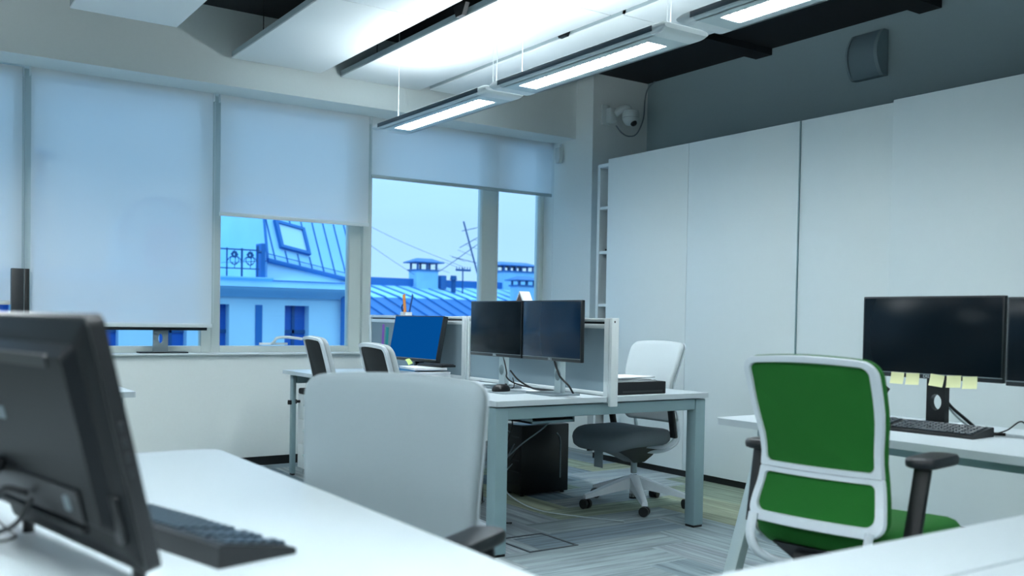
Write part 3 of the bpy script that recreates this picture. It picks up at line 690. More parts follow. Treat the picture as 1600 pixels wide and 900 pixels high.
pd = thing('drawer_pedestal', (2.78, 6.12, 0), 'white three-drawer pedestal under the far end of the bench desk', 'drawer unit')
b = MB(); b.box(2.535, 5.92, .055, 3.05, 6.36, .575, .003); b.build('carcass', 'white', pd, True)
for i in range(3):
    z0 = .06+.1725*i
    b = MB(); b.box(2.515, 5.92, z0, 2.534, 6.36, z0+.1685, .002); dr = b.build('drawer', 'white', pd, True)
    b = MB(); b.tube([(2.514, 6.10, z0+.105), (2.497, 6.105, z0+.10), (2.493, 6.14, z0+.098), (2.493, 6.18, z0+.098), (2.497, 6.215, z0+.10), (2.514, 6.22, z0+.105)], .005, 6); b.build('handle', 'leg_light', dr, True)
b = MB(); b.box(2.515, 5.915, .576, 3.05, 6.365, .618, .012); b.build('cushion', 'black_matte', pd, True)
b = MB(); b.cyl((2.514, 6.325, .525), (2.49, 6.325, .525), .010, n=12); b.box(2.484, 6.315, .51, 2.490, 6.335, .54, .002); b.build('lock', 'black', pd, True)
for xx in (2.57, 3.01):
    for yy in (5.96, 6.32):
        b = MB(); b.cyl((xx, yy-.012, .027), (xx, yy+.012, .027), .027, n=14); b.box(xx-.012, yy-.013, .03, xx+.012, yy+.013, .056); b.build('castor', 'black', pd, True)
b = MB()
for q in range(5): b.box(2.55+.006*(q % 2), 5.98+.008*(q % 3), .618+.008*q, 2.77, 6.28-.01*(q % 2), .618+.008*(q+.85))
b.xf(Matrix.Translation((.012, .02, 0))); tag(b.build('paper_stack', 'paper'), 'stack of papers on the black cushion of the drawer pedestal', 'paper')
pd.location = (2.795, 6.14, 0)
b = MB(); b.lathe([(.014, 0), (.016, .012), (.014, .03)], (2.478, 6.405, .50), 12); 
tag(b.build('lock_tag', 'black'), 'small black key tag hanging at the far bench leg by the pedestal', 'tag')

fb = thing('floor_box', (2.83, 3.88, 0), 'square carpeted floor box with dark rim under the near bench leg', 'floor box')
for (xa, ya, xb, yb) in ((2.66, 3.72, 2.96, 3.735), (2.66, 4.02, 2.96, 4.035), (2.66, 3.735, 2.675, 4.02), (2.945, 3.735, 2.96, 4.02)):
    b = MB(); b.box(xa, ya, 0, xb, yb, .004, .001); b.build('rim', 'floorbox', fb, True)

# ================================================================== OFFICE CHAIRS
def office_chair(x, y, heading, label, front, seatm, inset, framem='chairframe', zt=1.055, arm_z=.70, lift=0.0, tag_label=False, base_rot=0.0, group=None, arms=True, recline=0.0, waist=.09, W2=.215, taper=0.0, flat=0.0, bdx=0.0, adx=-.035):
    """local: occupant faces +X, origin on the floor under the column"""
    t = thing('office_chair', (x, y, 0), label, 'chair', group, math.radians(heading))
    zs = .455+lift                              # underside of the seat
    zb0 = zt-.49; hb = .49
    def prof(v): # x of the back surface by height
        pts = [(-.235), (-.222), (-.205), (-.203), (-.212), (-.228), (-.248), (-.270), (-.292)]
        pts = [p_*(1-flat)+flat*(-.235-.027*k_/8) for k_, p_ in enumerate(pts)]
        f = max(0, min(1, v))*8; i = min(7, int(f)); q = f-i; a = pts[max(i-1, 0)]; b_ = pts[i]; c_ = pts[i+1]; d_ = pts[min(i+2, 8)]
        return .5*((2*b_)+(c_-a)*q+(2*a-5*b_+4*c_-d_)*q*q+(3*b_-a-3*c_+d_)*q**3) - recline*max(0, v)
    def wid(v): # half width factor
        return (1.0 - waist*math.exp(-((v-.42)/.20)**2) + .04*max(0, (.22-v)/.22))*(1+taper*max(0, v))
    def bmap(px, pz, off):       # px in [-.5,.5]*width units, pz in 0..1 of height
        v = pz; s_ = px*2
        return Vector((prof(v)+.022*s_*s_+off, s_*W2*wid(v), zb0+hb*v - .012*s_*s_*(1 if v > .6 else 0)*((v-.6)/.4 if v > .6 else 0)))
    # frame: two rings meeting in the cross bar
    def U(w, h, r, cz, shrink=1):    # rounded rect in (px, pz) units, px scaled by the real width
        lp = rrect(w*2*W2, h*hb, tuple(r), 6, 8); return [(p[0]/(2*W2), cz+p[1]/hb) for p in lp]
    split = .325
    fr = MB()
    tz0, tz1 = .358, .958; bz0, bz1 = .062, .292
    top_out = U(1, 1-split, (.004, .040, .040, .004), (1+split)/2); top_in = U(.885, tz1-tz0, (.020, .022, .022, .020), (tz0+tz1)/2)
    bot_out = U(1, split, (.045, .004, .004, .045), split/2); bot_in = U(.868, bz1-bz0, (.028, .014, .014, .028), (bz0+bz1)/2)
    for o_, i_ in ((top_out, top_in), (bot_out, bot_in)):
        L = []
        mix = lambda k: [(a[0]+(b_[0]-a[0])*k, a[1]+(b_[1]-a[1])*k) for a, b_ in zip(o_, i_)]
        L.append([bmap(a, b_, .0) for a, b_ in mix(0)])
        L.append([bmap(a, b_, -.010) for a, b_ in mix(0)])
        for k in (.10, .5, .9): L.append([bmap(a, b_, -.016) for a, b_ in mix(k)])
        L.append([bmap(a, b_, -.010) for a, b_ in mix(1)]); L.append([bmap(a, b_, .0) for a, b_ in mix(1)])
        L.append([bmap(a, b_, .0) for a, b_ in mix(.5)]); L.append(L[0])
        fr.loft(L[:-1], cap=False)
    bmesh.ops.remove_doubles(fr.bm, verts=fr.bm.verts, dist=.0012)
    fr.build('back_frame', framem, t, angle=50)
    for lp in (top_in, bot_in):
        p = MB(); cx = sum(a for a, _ in lp)/len(lp); cz = sum(b_ for _, b_ in lp)/len(lp)
        L = []
        for k in range(8):
            q = 1.03-.99*k/7; L.append([bmap(cx+(a-cx)*q, cz+(b_-cz)*q, -.006) for a, b_ in lp])
        p.loft(L, cap=True); p.build('back_panel', inset, t, angle=60)
    # front upholstery
    full = U(1.0, 1, (.050, .042, .042, .050), .5)
    p = MB(); L = []
    ck = [(0.04, .001), (.5, .001), (.985, .001), (1.008, .006), (1.012, .014), (1.008, .023), (.985, .032), (.93, .036), (.8, .038), (.6, .039), (.4, .040), (.2, .040), (.04, .040)]
    for q, off in ck: L.append([bmap(a*q, .5+(b_-.5)*q, off) for a, b_ in full])
    p.loft(L); p.build('back_cushion', front, t, angle=60)
    # seat
    s = MB(); L = []
    lp = rrect(.455, .49, (.11, .11, .075, .075), 6, 6)
    def smap(px, py, q, dz):
        X, Y = px*q+.058, py*q
        front = max(0, (X-.13)/.16)
        return (X, Y, zs+dz - .040*front**2 + .010*(abs(Y)/.25)**2*q)
    for q, dz in ((.04, -.012), (.5, -.014), (.90, -.008), (.98, .014), (1.0, .045), (.985, .066), (.94, .080), (.86, .088), (.7, .091), (.45, .090), (.2, .088), (.04, .088)):
        L.append([smap(a, b_, q, dz) for a, b_ in lp])
    s.loft(L); s.build('seat', seatm, t, angle=60)
    # mechanism
    mm = MB()
    mm.loft([[(cx+hx*a, hy*b_, zz) for a, b_ in ((-1,-1),(1,-1),(1,1),(-1,1))] for cx, hx, hy, zz in ((bdx, .045, .045, zs-.125), (bdx*.7, .10, .075, zs-.085), (.02, .17, .12, zs-.03), (.02, .19, .16, zs+.004))]); mm.build('mechanism', 'black', t)
    mm = MB(); mm.tube([(.03, -.10, zs-.04), (.03, -.20, zs-.05), (.04, -.24, zs-.05)], .007, 8, False); mm.cyl((.04, -.235, zs-.05), (.04, -.285, zs-.055), .014, .012, 10); mm.build('lever', 'black', t)
    mm = MB(); mm.cyl((-.15, -.085, zs-.035), (-.15, .085, zs-.035), .026, n=16); mm.build('tilt_knob', 'black', t)
    # rear brackets carrying the back and the arms
    for sg in (-1, 1):
        br = MB(); ay = W2+.040
        br.tube([(-.06, sg*.07, zs-.050), (-.16, sg*.12, zs-.055), (-.235, sg*.160, zs-.020), (-.258, sg*.176, zs+.030), (prof(.03)-.010, sg*.178, zb0+.022)], .0105, 10, True, 1.35)
        br.build('back_bracket', framem, t)
        if arms:
            aj = MB(); aj.tube([(-.05, sg*.12, zs-.015), (-.09, sg*(ay-.04), zs-.012), (adx-.105, sg*(ay-.004), zs+.02), (adx-.104, sg*ay, zs+.075)], .014, 10); aj.build('arm_joint', framem, t)
            ap = MB(); ap.bar((adx-.105, sg*ay, zs+.045), (adx-.055, sg*(ay+.008), arm_z-.008), .024, .046, up=(0, sg, 0), bev=.008)
            a_ = ap.build('arm_post', 'black', t)
            pdm = MB(); L = []
            pl = [(p_[0], p_[1]) for p_ in rrect(.22, .082, .038, 6, 4)]
            for q, dz in ((.1, -.012), (.86, -.012), (.97, -.008), (1, .002), (.99, .010), (.93, .016), (.6, .018), (.1, .018)):
                L.append([(px*q+adx, sg*(ay+.008)+py*q, arm_z+dz) for px, py in pl])
            pdm.loft(L); pdm.build('arm_pad', 'dark', t, angle=50)
    # column and five-star base
    co = MB(); co.cyl((bdx, 0, .20), (bdx, 0, zs-.12), .019, n=16); co.build('gas_column', 'silver', t)
    co = MB(); co.cyl((bdx, 0, .125), (bdx, 0, .215+lift*.5), .030, .027, 18); co.cyl((bdx, 0, .055), (bdx, 0, .125), .026, .026, 16); co.build('column_sleeve', framem, t)
    co = MB(); co.cyl((bdx, 0, .045), (bdx, 0, .075), .026, n=16); co.build('column_tip', 'black', t)
    for k in range(5):
        a = math.radians(base_rot)+2*PI*k/5; c_, s_ = math.cos(a), math.sin(a)
        ar = MB(); L = []
        for f in (0, .15, .4, .7, .92, 1.0):
            r_ = .02+.315*f; w_ = .032-.014*f; zt_ = .190-.105*f; zb_ = zt_-(.075-.050*f)
            pr = [(-w_, zb_), (w_, zb_), (w_*.9, zt_-.006), (w_*.45, zt_), (-w_*.45, zt_), (-w_*.9, zt_-.006)]
            L.append([(bdx+r_*c_-y_*s_, r_*s_+y_*c_, z_) for y_, z_ in pr])
        ar.loft(L); ar_ = ar.build('base_arm', framem, t)
        ca = MB(); cx, cy = bdx+.325*c_, .325*s_
        aa = a+1.1+k; nx, ny = -math.sin(aa), math.cos(aa)
        ca.cyl((cx-nx*.026, cy-ny*.026, .029), (cx-nx*.006, cy-ny*.006, .029), .029, n=18); ca.cyl((cx+nx*.006, cy+ny*.006, .029), (cx+nx*.026, cy+ny*.026, .029), .029, n=18)
        ca.cyl((cx, cy, .03), (cx, cy, .075), .010, n=10); ca.cyl((cx-nx*.008, cy-ny*.008, .029), (cx+nx*.008, cy+ny*.008, .029), .012, n=10); ca.build('castor', 'black', ar_)
    if tag_label:
        tg = MB(); tg.box(.235, -.03, zs-.135, .237, .045, zs-.012); tt = tg.build('care_tag', 'grey_plastic', t)
    return t
office_chair(2.425, 1.755, 9, 'green office chair with white back frame at the right-hand desk', 'fab_green', 'fab_green', 'fab_green', zt=1.043, arm_z=.757, lift=.025, base_rot=20, W2=.203)
office_chair(3.83, 4.365, 183, 'pale grey office chair with dark grey seat, seen in profile behind the bench end', 'fab_pale', 'fab_dark', 'fab_pale', zt=1.008, arm_z=.68, lift=-.06, tag_label=True, base_rot=57, bdx=-.065)
office_chair(.805, 1.84, 210, 'large light grey chair in the foreground, its plain back rising behind the front desk', 'fab_light', 'fab_light', 'fab_light', zt=.998, arm_z=.665, lift=-.055, base_rot=10, recline=0, waist=.02, W2=.225, taper=.065, flat=1.0, adx=-.11)
cg = 'grey chairs with black mesh backs at the bench'
office_chair(2.585, 5.51, -8, 'black mesh backed chair farther from the camera, in front of the drawer pedestal', 'fab_pale', 'fab_dark', 'mesh_black', zt=1.002, arm_z=.635, lift=-.03, base_rot=5, group=cg, recline=.04, flat=.6, waist=.03)
office_chair(2.385, 4.26, -8, 'black mesh backed chair nearer the twin monitors, left of the blue screen reflection', 'fab_pale', 'fab_dark', 'mesh_black', zt=.998, arm_z=.635, lift=-.03, base_rot=40, group=cg, recline=.04, flat=.6, waist=.03)

# ================================================================== RIGHT DESK
rx0, rx1, ry0, ry1 = 2.87, 3.65, .55, 2.735
rd = thing('desk', (3.26, 1.65, 0), 'white desk with slanted pale legs in front of the wardrobe on the right', 'desk')
b = MB(); b.prism([(p[0]+(rx0+rx1)/2, p[1]+(ry0+ry1)/2) for p in rrect(rx1-rx0, ry1-ry0, .03, 5, 1)], 'z', bt-.027, bt); b.build('desktop', 'desk', rd, True)
for yy in (2.585, .70):
    for sg in (-1, 1):
        b = MB(); xt, xb_ = 3.26+sg*.235, 3.26+sg*.475
        b.bar((xb_, yy, .01), (xt, yy, bt-.055), .045, .060, up=(0, 1, 0), bev=.008); lg = b.build('leg', 'leg_light', rd, True)
    b = MB(); b.box(2.99, yy-.03, bt-.072, 3.53, yy+.03, bt-.0275, .006); b.build('head_beam', 'leg', rd, True)
for xx in (3.04, 3.46):
    b = MB(); b.box(xx-.02, .73, bt-.075, xx+.02, 2.555, bt-.028, .004); b.build('long_beam', 'leg', rd, True)
rg = 'dark monitors on the right-hand desk'
monitor(3.30, 2.068, .932, .570, .310, PI, 'large dark monitor with yellow notes along its lower edge on the right desk', 'black', rg, screenmat='screen_matte', xcol=.055, basew=.26, based=-.09)
monitor(3.302, 1.487, .926, .570, .310, math.radians(181), 'dark monitor cut off by the right edge of the photo', 'black', rg, screenmat='screen_matte', xcol=.055, basew=.26, based=-.09, led=True)
for k, (yy, rz) in enumerate(((2.191, 1), (2.127, -2), (2.026, 5), (1.962, -3), (1.901, -4))):
    b = MB(); w_, h_ = .056, .044
    n_ = 6; V = [[b.bm.verts.new((3.2962-.004*(j/n_)**2*2, yy-w_/2+w_*i/4+.0, .950-h_*j/n_)) for i in range(5)] for j in range(n_+1)]
    for j in range(n_):
        for i in range(4): b.bm.faces.new((V[j][i], V[j][i+1], V[j+1][i+1], V[j+1][i]))
    b.xf(Matrix.Translation((3.296, yy, .95)) @ Matrix.Rotation(math.radians(rz), 4, 'X') @ Matrix.Translation((-3.296, -yy, -.95)))
    lb = ['first yellow note from the left under the right desk monitor', 'second yellow note from the left, just left of the monitor logo', 'third yellow note, just right of the monitor logo and tilted', 'fourth yellow note from the left under the right desk monitor', 'last yellow note on the right under the right desk monitor'][k]
    tag(b.build('sticky_note', 'note'), lb, 'sticky note', 'yellow notes under the right desk monitor')
def keyboard(x, y, z, heading, L, D, label, slope=.012, keym='key'):
    """local: user sits towards -X; keys on top; length along Y"""
    t = thing('keyboard', (x, y, z), label, 'keyboard', None, math.radians(heading))
    b = MB(); b.prism([(-D/2, 0), (D/2, 0), (D/2, .020+slope), (D/2-.012, .022+slope), (-D/2+.006, .012), (-D/2, .009)], 'y', -L/2, L/2); b.build('keyboard_body', 'black', t, angle=20)
    k = MB(); rows = 6; cols = 21; kd = (D-.028)/rows; kl = (L-.022)/cols
    for i in range(rows):
        for j in range(cols):
            if j in (15, 19) and i == 1 and False: continue
            if j == 14 or (j == 18): continue
            x0 = -D/2+.010+i*kd; zz = .012+(slope+.010)*((x0+D/2)/D)
            if i == 0 and 4 <= j <= 8:
                if j == 4: k.box(x0+.001, -L/2+.011+4*kl+.001, zz, x0+kd-.002, -L/2+.011+9*kl-.001, zz+.007, .0015, 1)
                continue
            k.box(x0+.002, -L/2+.011+j*kl+.0018, zz, x0+kd-.0025, -L/2+.011+(j+1)*kl-.0018, zz+.007, .0015, 1)
    k.build('keys', keym, t); return t
keyboard(3.21, 2.04, bt, 4, .47, .155, 'black keyboard on the right desk below the monitor with yellow notes')
cable('desk_cable', [(3.398, 2.07, .87), (3.400, 2.03, .825), (3.385, 1.97, .79), (3.36, 1.91, .760), (3.34, 1.87, .7485), (3.36, 1.80, .7485)], .006, 'black', 'black cable bunch falling beside the stand on the right desk')
cable('desk_cable', [(3.396, 2.06, .84), (3.388, 2.01, .80), (3.365, 1.95, .768), (3.335, 1.90, .7470), (3.315, 1.86, .7465)], .004, 'leg_light', 'pale cable end beside the black cables behind the right keyboard')
cable('keyboard_cable', [(3.31, 1.83, .7445), (3.35, 1.79, .765), (3.36, 1.745, .80), (3.34, 1.70, .765), (3.30, 1.665, .7445), (3.33, 1.65, .7445), (3.42, 1.60, .775), (3.42, 1.50, .7445)], .0028, 'black', 'thin black cable looping up at the right end of the right desk keyboard')
cable('desk_cable', [(3.44, 1.72, .7455), (3.46, 1.66, .762), (3.45, 1.58, .795), (3.44, 1.47, .80), (3.46, 1.36, .765), (3.48, 1.28, .7455)], .0026, 'black', 'thin cable arching over the right desk towards the photo edge, behind the lower loop')
cable('desk_cable', [(3.30, 1.70, .7445), (3.36, 1.66, .748), (3.34, 1.56, .746), (3.30, 1.46, .7445), (3.31, 1.34, .7445)], .0024, 'black', 'thin cable lying flat on the right desk beside the keyboard end')
cable('desk_cable', [(3.42, 2.33, .7455), (3.43, 2.29, .758), (3.40, 2.22, .748), (3.40, 2.15, .7465), (3.42, 2.08, .7465)], .0035, 'black', 'black cable on the right desk left of the monitor stand')
pt = thing('phone_stand', (3.36, 2.335, bt), 'black tilted stand with a white round top, half hidden behind the green chair', 'stand')
b = MB(); b.bar((3.36, 2.30, bt+.008), (3.36, 2.352, bt+.105), .07, .014, up=(1, 0, 0), bev=.003); b.build('rear_strut', 'black', pt, True)
b = MB(); b.bar((3.36, 2.355, bt+.085), (3.36, 2.305, bt+.160), .09, .012, up=(1, 0, 0), bev=.003); b.build('cradle', 'black', pt, True)
b = MB(); b.box(3.31, 2.29, bt, 3.41, 2.38, bt+.008, .003); b.build('base', 'black', pt, True)
b = MB(); b.lathe([(.002, .0), (.026, .006), (.034, .022), (.026, .04), (.002, .046)], (3.36, 2.325, bt+.158), 20); b.build('round_top', 'white', pt, True)

# ================================================================== FRONT DESKS
fd = thing('desk', (.14, 1.9, 0), 'white desk filling the lower left foreground under the black computer', 'desk')
b = MB(); b.prism([(p[0]+.14, p[1]+1.79) for p in rrect(1.40, 1.90, (.02, .05, .02, .02), 6, 1)], 'z', bt-.026, bt); b.build('desktop', 'desk', fd, True)
for xx in (-.50, .62):
    for yy in (.92, 2.62):
        b = MB(); b.box(xx-.03, yy-.03, 0, xx+.03, yy+.03, bt-.03, .005); b.build('leg', 'leg', fd, True)
b = MB(); b.box(-.47, 2.60, bt-.085, .59, 2.64, bt-.03, .004); b.build('cross_beam', 'leg', fd, True)
b = MB(); b.box(-.47, .90, bt-.085, .59, .94, bt-.03, .004); b.build('cross_beam', 'leg', fd, True)
f2 = thing('desk', (1.9, .6, 0), 'white desk with a thin seam across the lower right corner', 'desk')
b = MB(); b.prism([(p[0]+1.75, p[1]+.925) for p in rrect(1.6, .192, .010, 4, 1)], 'z', bt-.026, bt); b.build('rear_top', 'desk', f2, True)
b = MB(); b.prism([(p[0]+1.75, p[1]+.505) for p in rrect(1.6, .636, .010, 4, 1)], 'z', bt-.026, bt); b.build('front_top', 'desk', f2, True)
b = MB(); b.box(.955, .815, bt-.030, 2.545, .837, bt-.012); b.build('seam_strip', 'leg', f2, True)
for xx in (1.02, 2.48):
    for yy in (.26, .95):
        b = MB(); b.box(xx-.03, yy-.03, 0, xx+.03, yy+.03, bt-.027, .005); b.build('leg', 'leg', f2, True)
    b = MB(); b.box(xx-.02, .29, bt-.075, xx+.02, .92, bt-.031, .004); b.build('cross_beam', 'leg', f2, True)
f3 = thing('desk', (.40, 5.3, 0), 'white desk corner peeking out behind the black computer by the window wall', 'desk')
b = MB(); b.prism([(p[0]+.40, p[1]+5.57) for p in rrect(1.40, 1.40, .012, 4, 1)], 'z', bt-.028, bt); b.build('desktop', 'desk', f3, True)
for xx in (-.22, 1.02):
    for yy in (4.95, 6.2):
        b = MB(); b.box(xx-.03, yy-.03, 0, xx+.03, yy+.03, bt-.029, .005); b.build('leg', 'leg', f3, True)

# all-in-one computer seen from behind (back towards the camera side, screen towards +X)
ai = thing('computer_monitor', (.28, 1.63, bt), 'big black computer seen from behind in the left foreground, leaning back', 'computer')
ang = math.atan2(-.105, .534)                    # long edge direction (from near to far): (-.105, .534)
ex = Vector((-.1929, .9812, 0))                  # along the long edge, towards the window
nx = Vector((.9812, .1929, 0))                   # screen normal
tilt = math.radians(13.5)
upv = Vector((0, 0, 1))*math.cos(tilt) - nx*math.sin(tilt); nrm = nx*math.cos(tilt) + Vector((0, 0, 1))*math.sin(tilt)
O = Vector((.345, 1.362, .772))                  # near bottom corner, screen side
def A(s_, h_, d_): return O + ex*s_ + upv*h_ - nrm*d_
W_, H_ = .545, .366
def slab(mb, s0, s1, h0, h1, d0, d1, r=.012, inset=0.0):
    q0 = rrect(s1-s0, h1-h0, r, 4, 1); cs, ch = (s0+s1)/2, (h0+h1)/2
    q1 = rrect(s1-s0-2*inset, h1-h0-2*inset, r, 4, 1)
    mb.loft([[A(cs+x_, ch+y_, d0) for x_, y_ in q0], [A(cs+x_, ch+y_, d1) for x_, y_ in q1]]); return mb
m = slab(MB(), 0, W_, 0, H_, 0, .022, .014); m.build('bezel', 'black', ai, True)
m = slab(MB(), .012, W_-.012, .03, H_-.014, -.001, .001, .004); m.build('screen', 'screen', ai, True)
m = slab(MB(), .004, W_-.004, .004, H_-.004, .022, .034, .014, .028); slab(m, .034, W_-.034, .055, H_-.035, .034, .050, .014, .016); m.build('back_shell', 'aio', ai, True)
m = slab(MB(), .10, W_-.06, .300, .318, .046, .0525, .004); m.build('vent', 'black', ai, True)
m = slab(MB(), .10, W_-.07, .070, .120, .049, .0545, .006); m.build('port_bay', 'black', ai, True)
m = slab(MB(), .10, W_-.07, .052, .066, .049, .058, .004, .002); m.build('port_lip', 'aio', ai, True)
m = slab(MB(), .022, .045, .045, .115, .030, .0365, .004); m.build('side_slot', 'black', ai, True)
m = MB()
for k in range(4): slab(m, -.002, .004, .14+.022*k, .152+.022*k, .008, .014, .002)
m.build('side_buttons', 'dark', ai, True)
m = slab(MB(), .34, .42, .205, .225, .049, .0515, .003); m.build('badge', 'grey_plastic', ai, True)
m = slab(MB(), .135, .155, .085, .108, .054, .0565, .004); m.build('connector', 'silver', ai, True)
m = MB(); P = [A(.42, .13, .052), A(.42, .09, .10), A(.42, .03, .155)]
P[2].z = bt+.010; m.tube([P[0], P[1], P[2]], .014, 10); m.build('stand_arm', 'black', ai, True)
m = MB(); q = A(.42, 0, .155); m.prism([(q.x+p_[0], q.y+p_[1]) for p_ in rrect(.10, .16, .02, 4, 1)], 'z', bt, bt+.012); m.build('stand_foot', 'dark', ai, True)
for s_ in (.05, W_-.05):
    m = MB(); q = A(s_, 0, .012); m.cyl((q.x, q.y, bt), (q.x, q.y, q.z+.006), .010, n=12); m.build('rubber_foot', 'black', ai, True)
for pts, r, lb in (
    ([A(.30, .09, .060), A(.33, .10, .085), A(.38, .06, .115), A(.44, .00, .150)], .006, 'black cable leaving the back of the foreground computer at left'),
    ([A(.28, .085, .060), A(.30, .05, .085), A(.36, .03, .10), A(.44, .02, .14), A(.52, .0, .18)], .004, 'thin cable drooping from the port bay of the foreground computer')):
    for p in pts: p.z = max(p.z, bt+.006)
    cable('computer_cable', pts, r, 'black', lb)
cable('desk_cable', [(.10, 1.83, bt+.003), (.17, 1.78, bt+.003), (.212, 1.80, bt+.003), (.205, 1.87, bt+.006), (.17, 1.96, bt+.04)], .0022, 'black', 'thin bent black wire lying on the front desk at the left edge')
keyboard(.455, 1.672, bt, 194.5, .46, .142, 'black keyboard lying on the front desk right of the black computer', .014)

# things by the left windows
tb = thing('storage_case', (.84, 6.94, SILL), 'tall black box standing on the window sill between the first two blinds', 'box')
b = MB(); b.box(.785, 6.902, SILL, .857, 6.965, 1.402, .002); b.build('front_panel', 'dark', tb, True)
b = MB(); b.box(.859, 6.902, SILL, .889, 6.965, 1.402, .002); b.build('side_panel', 'black', tb, True)
b = MB(); b.box(.8568, 6.9015, SILL, .8592, 6.960, 1.40); b.build('seam', 'grey_plastic', tb, True)
st = thing('monitor_stand', (1.75, 7.02, SILL), 'grey monitor stand with an oval hole on the sill under the lowest blind', 'stand')
b = MB(); b.box(1.30, 6.980, 1.006, 2.065, 7.000, 1.034, .004); b.build('dark_bar', 'black', st, True)  # long thin dark bar level with the blind hem
c = MB(); n = 28; hz = SILL+.105; cw = .10; ch = SILL+.19
hole = [(1.748+.017*math.cos(2*PI*i/n), hz+.034*math.sin(2*PI*i/n)) for i in range(n)]; outer = []
for i in range(n):
    a = 2*PI*i/n; dx, dz = math.cos(a), math.sin(a)
    s_ = min((cw/2)/abs(dx) if abs(dx) > 1e-6 else 9, ((ch-hz) if dz > 0 else hz-SILL-.008)/abs(dz) if abs(dz) > 1e-6 else 9); outer.append((1.748+dx*s_, hz+dz*s_))
for cxx, czz in ((1.748+cw/2, ch), (1.748-cw/2, ch), (1.748-cw/2, SILL+.008), (1.748+cw/2, SILL+.008)):
    k = min(range(n), key=lambda q: (outer[q][0]-cxx)**2+(outer[q][1]-czz)**2); outer[k] = (cxx, czz)
c.loft([[(x_, 7.015, z_) for x_, z_ in hole], [(x_, 7.015, z_) for x_, z_ in outer], [(x_, 7.04, z_) for x_, z_ in outer], [(x_, 7.04, z_) for x_, z_ in hole], [(x_, 7.015, z_) for x_, z_ in hole]], cap=False)
bmesh.ops.remove_doubles(c.bm, verts=c.bm.verts, dist=1e-6); c.build('stand_column', 'grey_plastic', st, True, angle=25)
b = MB(); b.prism([(p[0]+1.765, p[1]+7.03) for p in rrect(.34, .12, .02, 4, 1)], 'z', SILL, SILL+.010); b.build('base', 'black', st, True)
# ================================================================== OUTSIDE
m = MB(); m.box(-60, 8, -12.3, 80, 90, -12); struct(m.build('ground', 'ground'))
fa = thing('building', (5, 21.5, -12), 'blue-lit plaster building across the street with cornice and dark windows', 'building')
FY = 20.0
wins = [(-1.5, -.95), (.1, .65), (1.7, 2.25), (3.35, 4.17), (4.95, 5.50), (6.02, 6.38), (7.60, 8.16)]
b = MB(); xs = [-3.5] + [v for w_ in wins for v in w_] + [9.30]; zt_, zb_ = 1.335, -.75
for i in range(0, len(xs)-1, 2): b.box(xs[i], FY, -12, xs[i+1], FY+.35, 1.50)
for a_, c_ in wins:
    b.box(a_, FY, zt_, c_, FY+.35, 1.50); b.box(a_, FY, -12, c_, FY+.35, zb_)
b.box(-3.5, FY+.35, -12, 9.30, FY+6, 1.50); b.build('wall', 'facade', fa, True)
for a_, c_ in wins:
    b = MB(); b.box(a_, FY+.26, zb_, c_, FY+.30, zt_); w_ = b.build('window_pane', 'facade_dark', fa, True)
    b = MB(); mx = (a_+c_)/2; b.box(mx-.03, FY+.22, zb_, mx+.03, FY+.26, zt_); b.box(a_, FY+.22, .72, c_, FY+.26, .80); b.build('glazing_bar', 'iron', w_, True)
b = MB(); b.box(6.94, FY-.02, -12, 7.09, FY-.001, 1.335); b.build('facade_dark_strip', 'seam', fa, True)  # narrow dark strip down the facade wall
b = MB(); b.prism([(FY+.3, 1.50), (FY-.10, 1.50), (FY-.18, 1.58), (FY-.32, 1.64), (FY-.36, 1.70), (FY+.3, 1.72)], 'x', -3.6, 9.36); b.build('lower_cornice', 'facade_trim', fa, True)
b = MB(); b.box(-3.5, FY-.04, 1.72, 9.30, FY+.3, 1.86); b.build('frieze', 'facade', fa, True)
b = MB(); b.prism([(FY+.3, 1.86), (FY-.10, 1.86), (FY-.16, 1.90), (FY-.16, 1.925), (FY+.3, 1.925)], 'x', -3.56, 7.28); b.build('upper_cornice', 'facade_trim', fa, True)
b = MB(); b.prism([(FY+.3, 1.86), (FY-.08, 1.86), (FY-.10, 1.875), (FY+.3, 1.885)], 'x', 7.28, 9.32); b.build('upper_ledge', 'seam', fa, True)
b = MB(); b.box(-3.5, FY+.3, 1.50, 9.30, FY+6, 1.90); b.build('attic_slab', 'facade', fa, True)
b = MB(); b.tube([(9.15, FY-.10, 1.48), (9.02, FY-.12, 1.30), (8.93, FY-.12, 1.05), (8.92, FY-.12, .6), (8.92, FY-.12, -12)], .055, 8); b.build('downpipe', 'seam', fa, True)
# balustrade on the terrace
ra = thing('balcony_railing', (6.0, 19.9, 1.925), 'ornate iron railing on the roof terrace across the street', 'railing')
b = MB(); b.tube([(4.9, FY-.05, 2.50), (7.0, FY-.05, 2.50)], .016, 6, False); b.tube([(4.9, FY-.05, 2.10), (7.0, FY-.05, 2.10)], .013, 6, False); b.build('rail', 'iron', ra, True)
for xx in (5.0, 5.65, 6.30, 6.62, 6.96):
    b = MB(); b.tube([(xx, FY-.05, 1.92), (xx, FY-.05, 2.53)], .016 if xx != 6.62 else .022, 6, False); b.build('baluster', 'iron', ra, True)
for cx in (5.30, 5.98, 6.46, 6.80):
    b = MB()
    for sg in (-1, 1):
        b.tube([(cx+sg*.14*math.cos(a)*(1-.11*a), FY-.05, 2.26+.11*math.sin(a)*(1-.05*a)) for a in [i*.45 for i in range(14)]], .009, 5, False)
    b.tube([(cx, FY-.05, 2.10), (cx+.02, FY-.05, 2.3), (cx, FY-.05, 2.49)], .009, 5)
    for q in range(6): b.cyl((cx+.05*math.cos(q), FY-.06, 2.39+.05*math.sin(q)), (cx+.05*math.cos(q), FY-.04, 2.39+.05*math.sin(q)), .03, n=8)
    b.build('scroll', 'iron', ra, True)
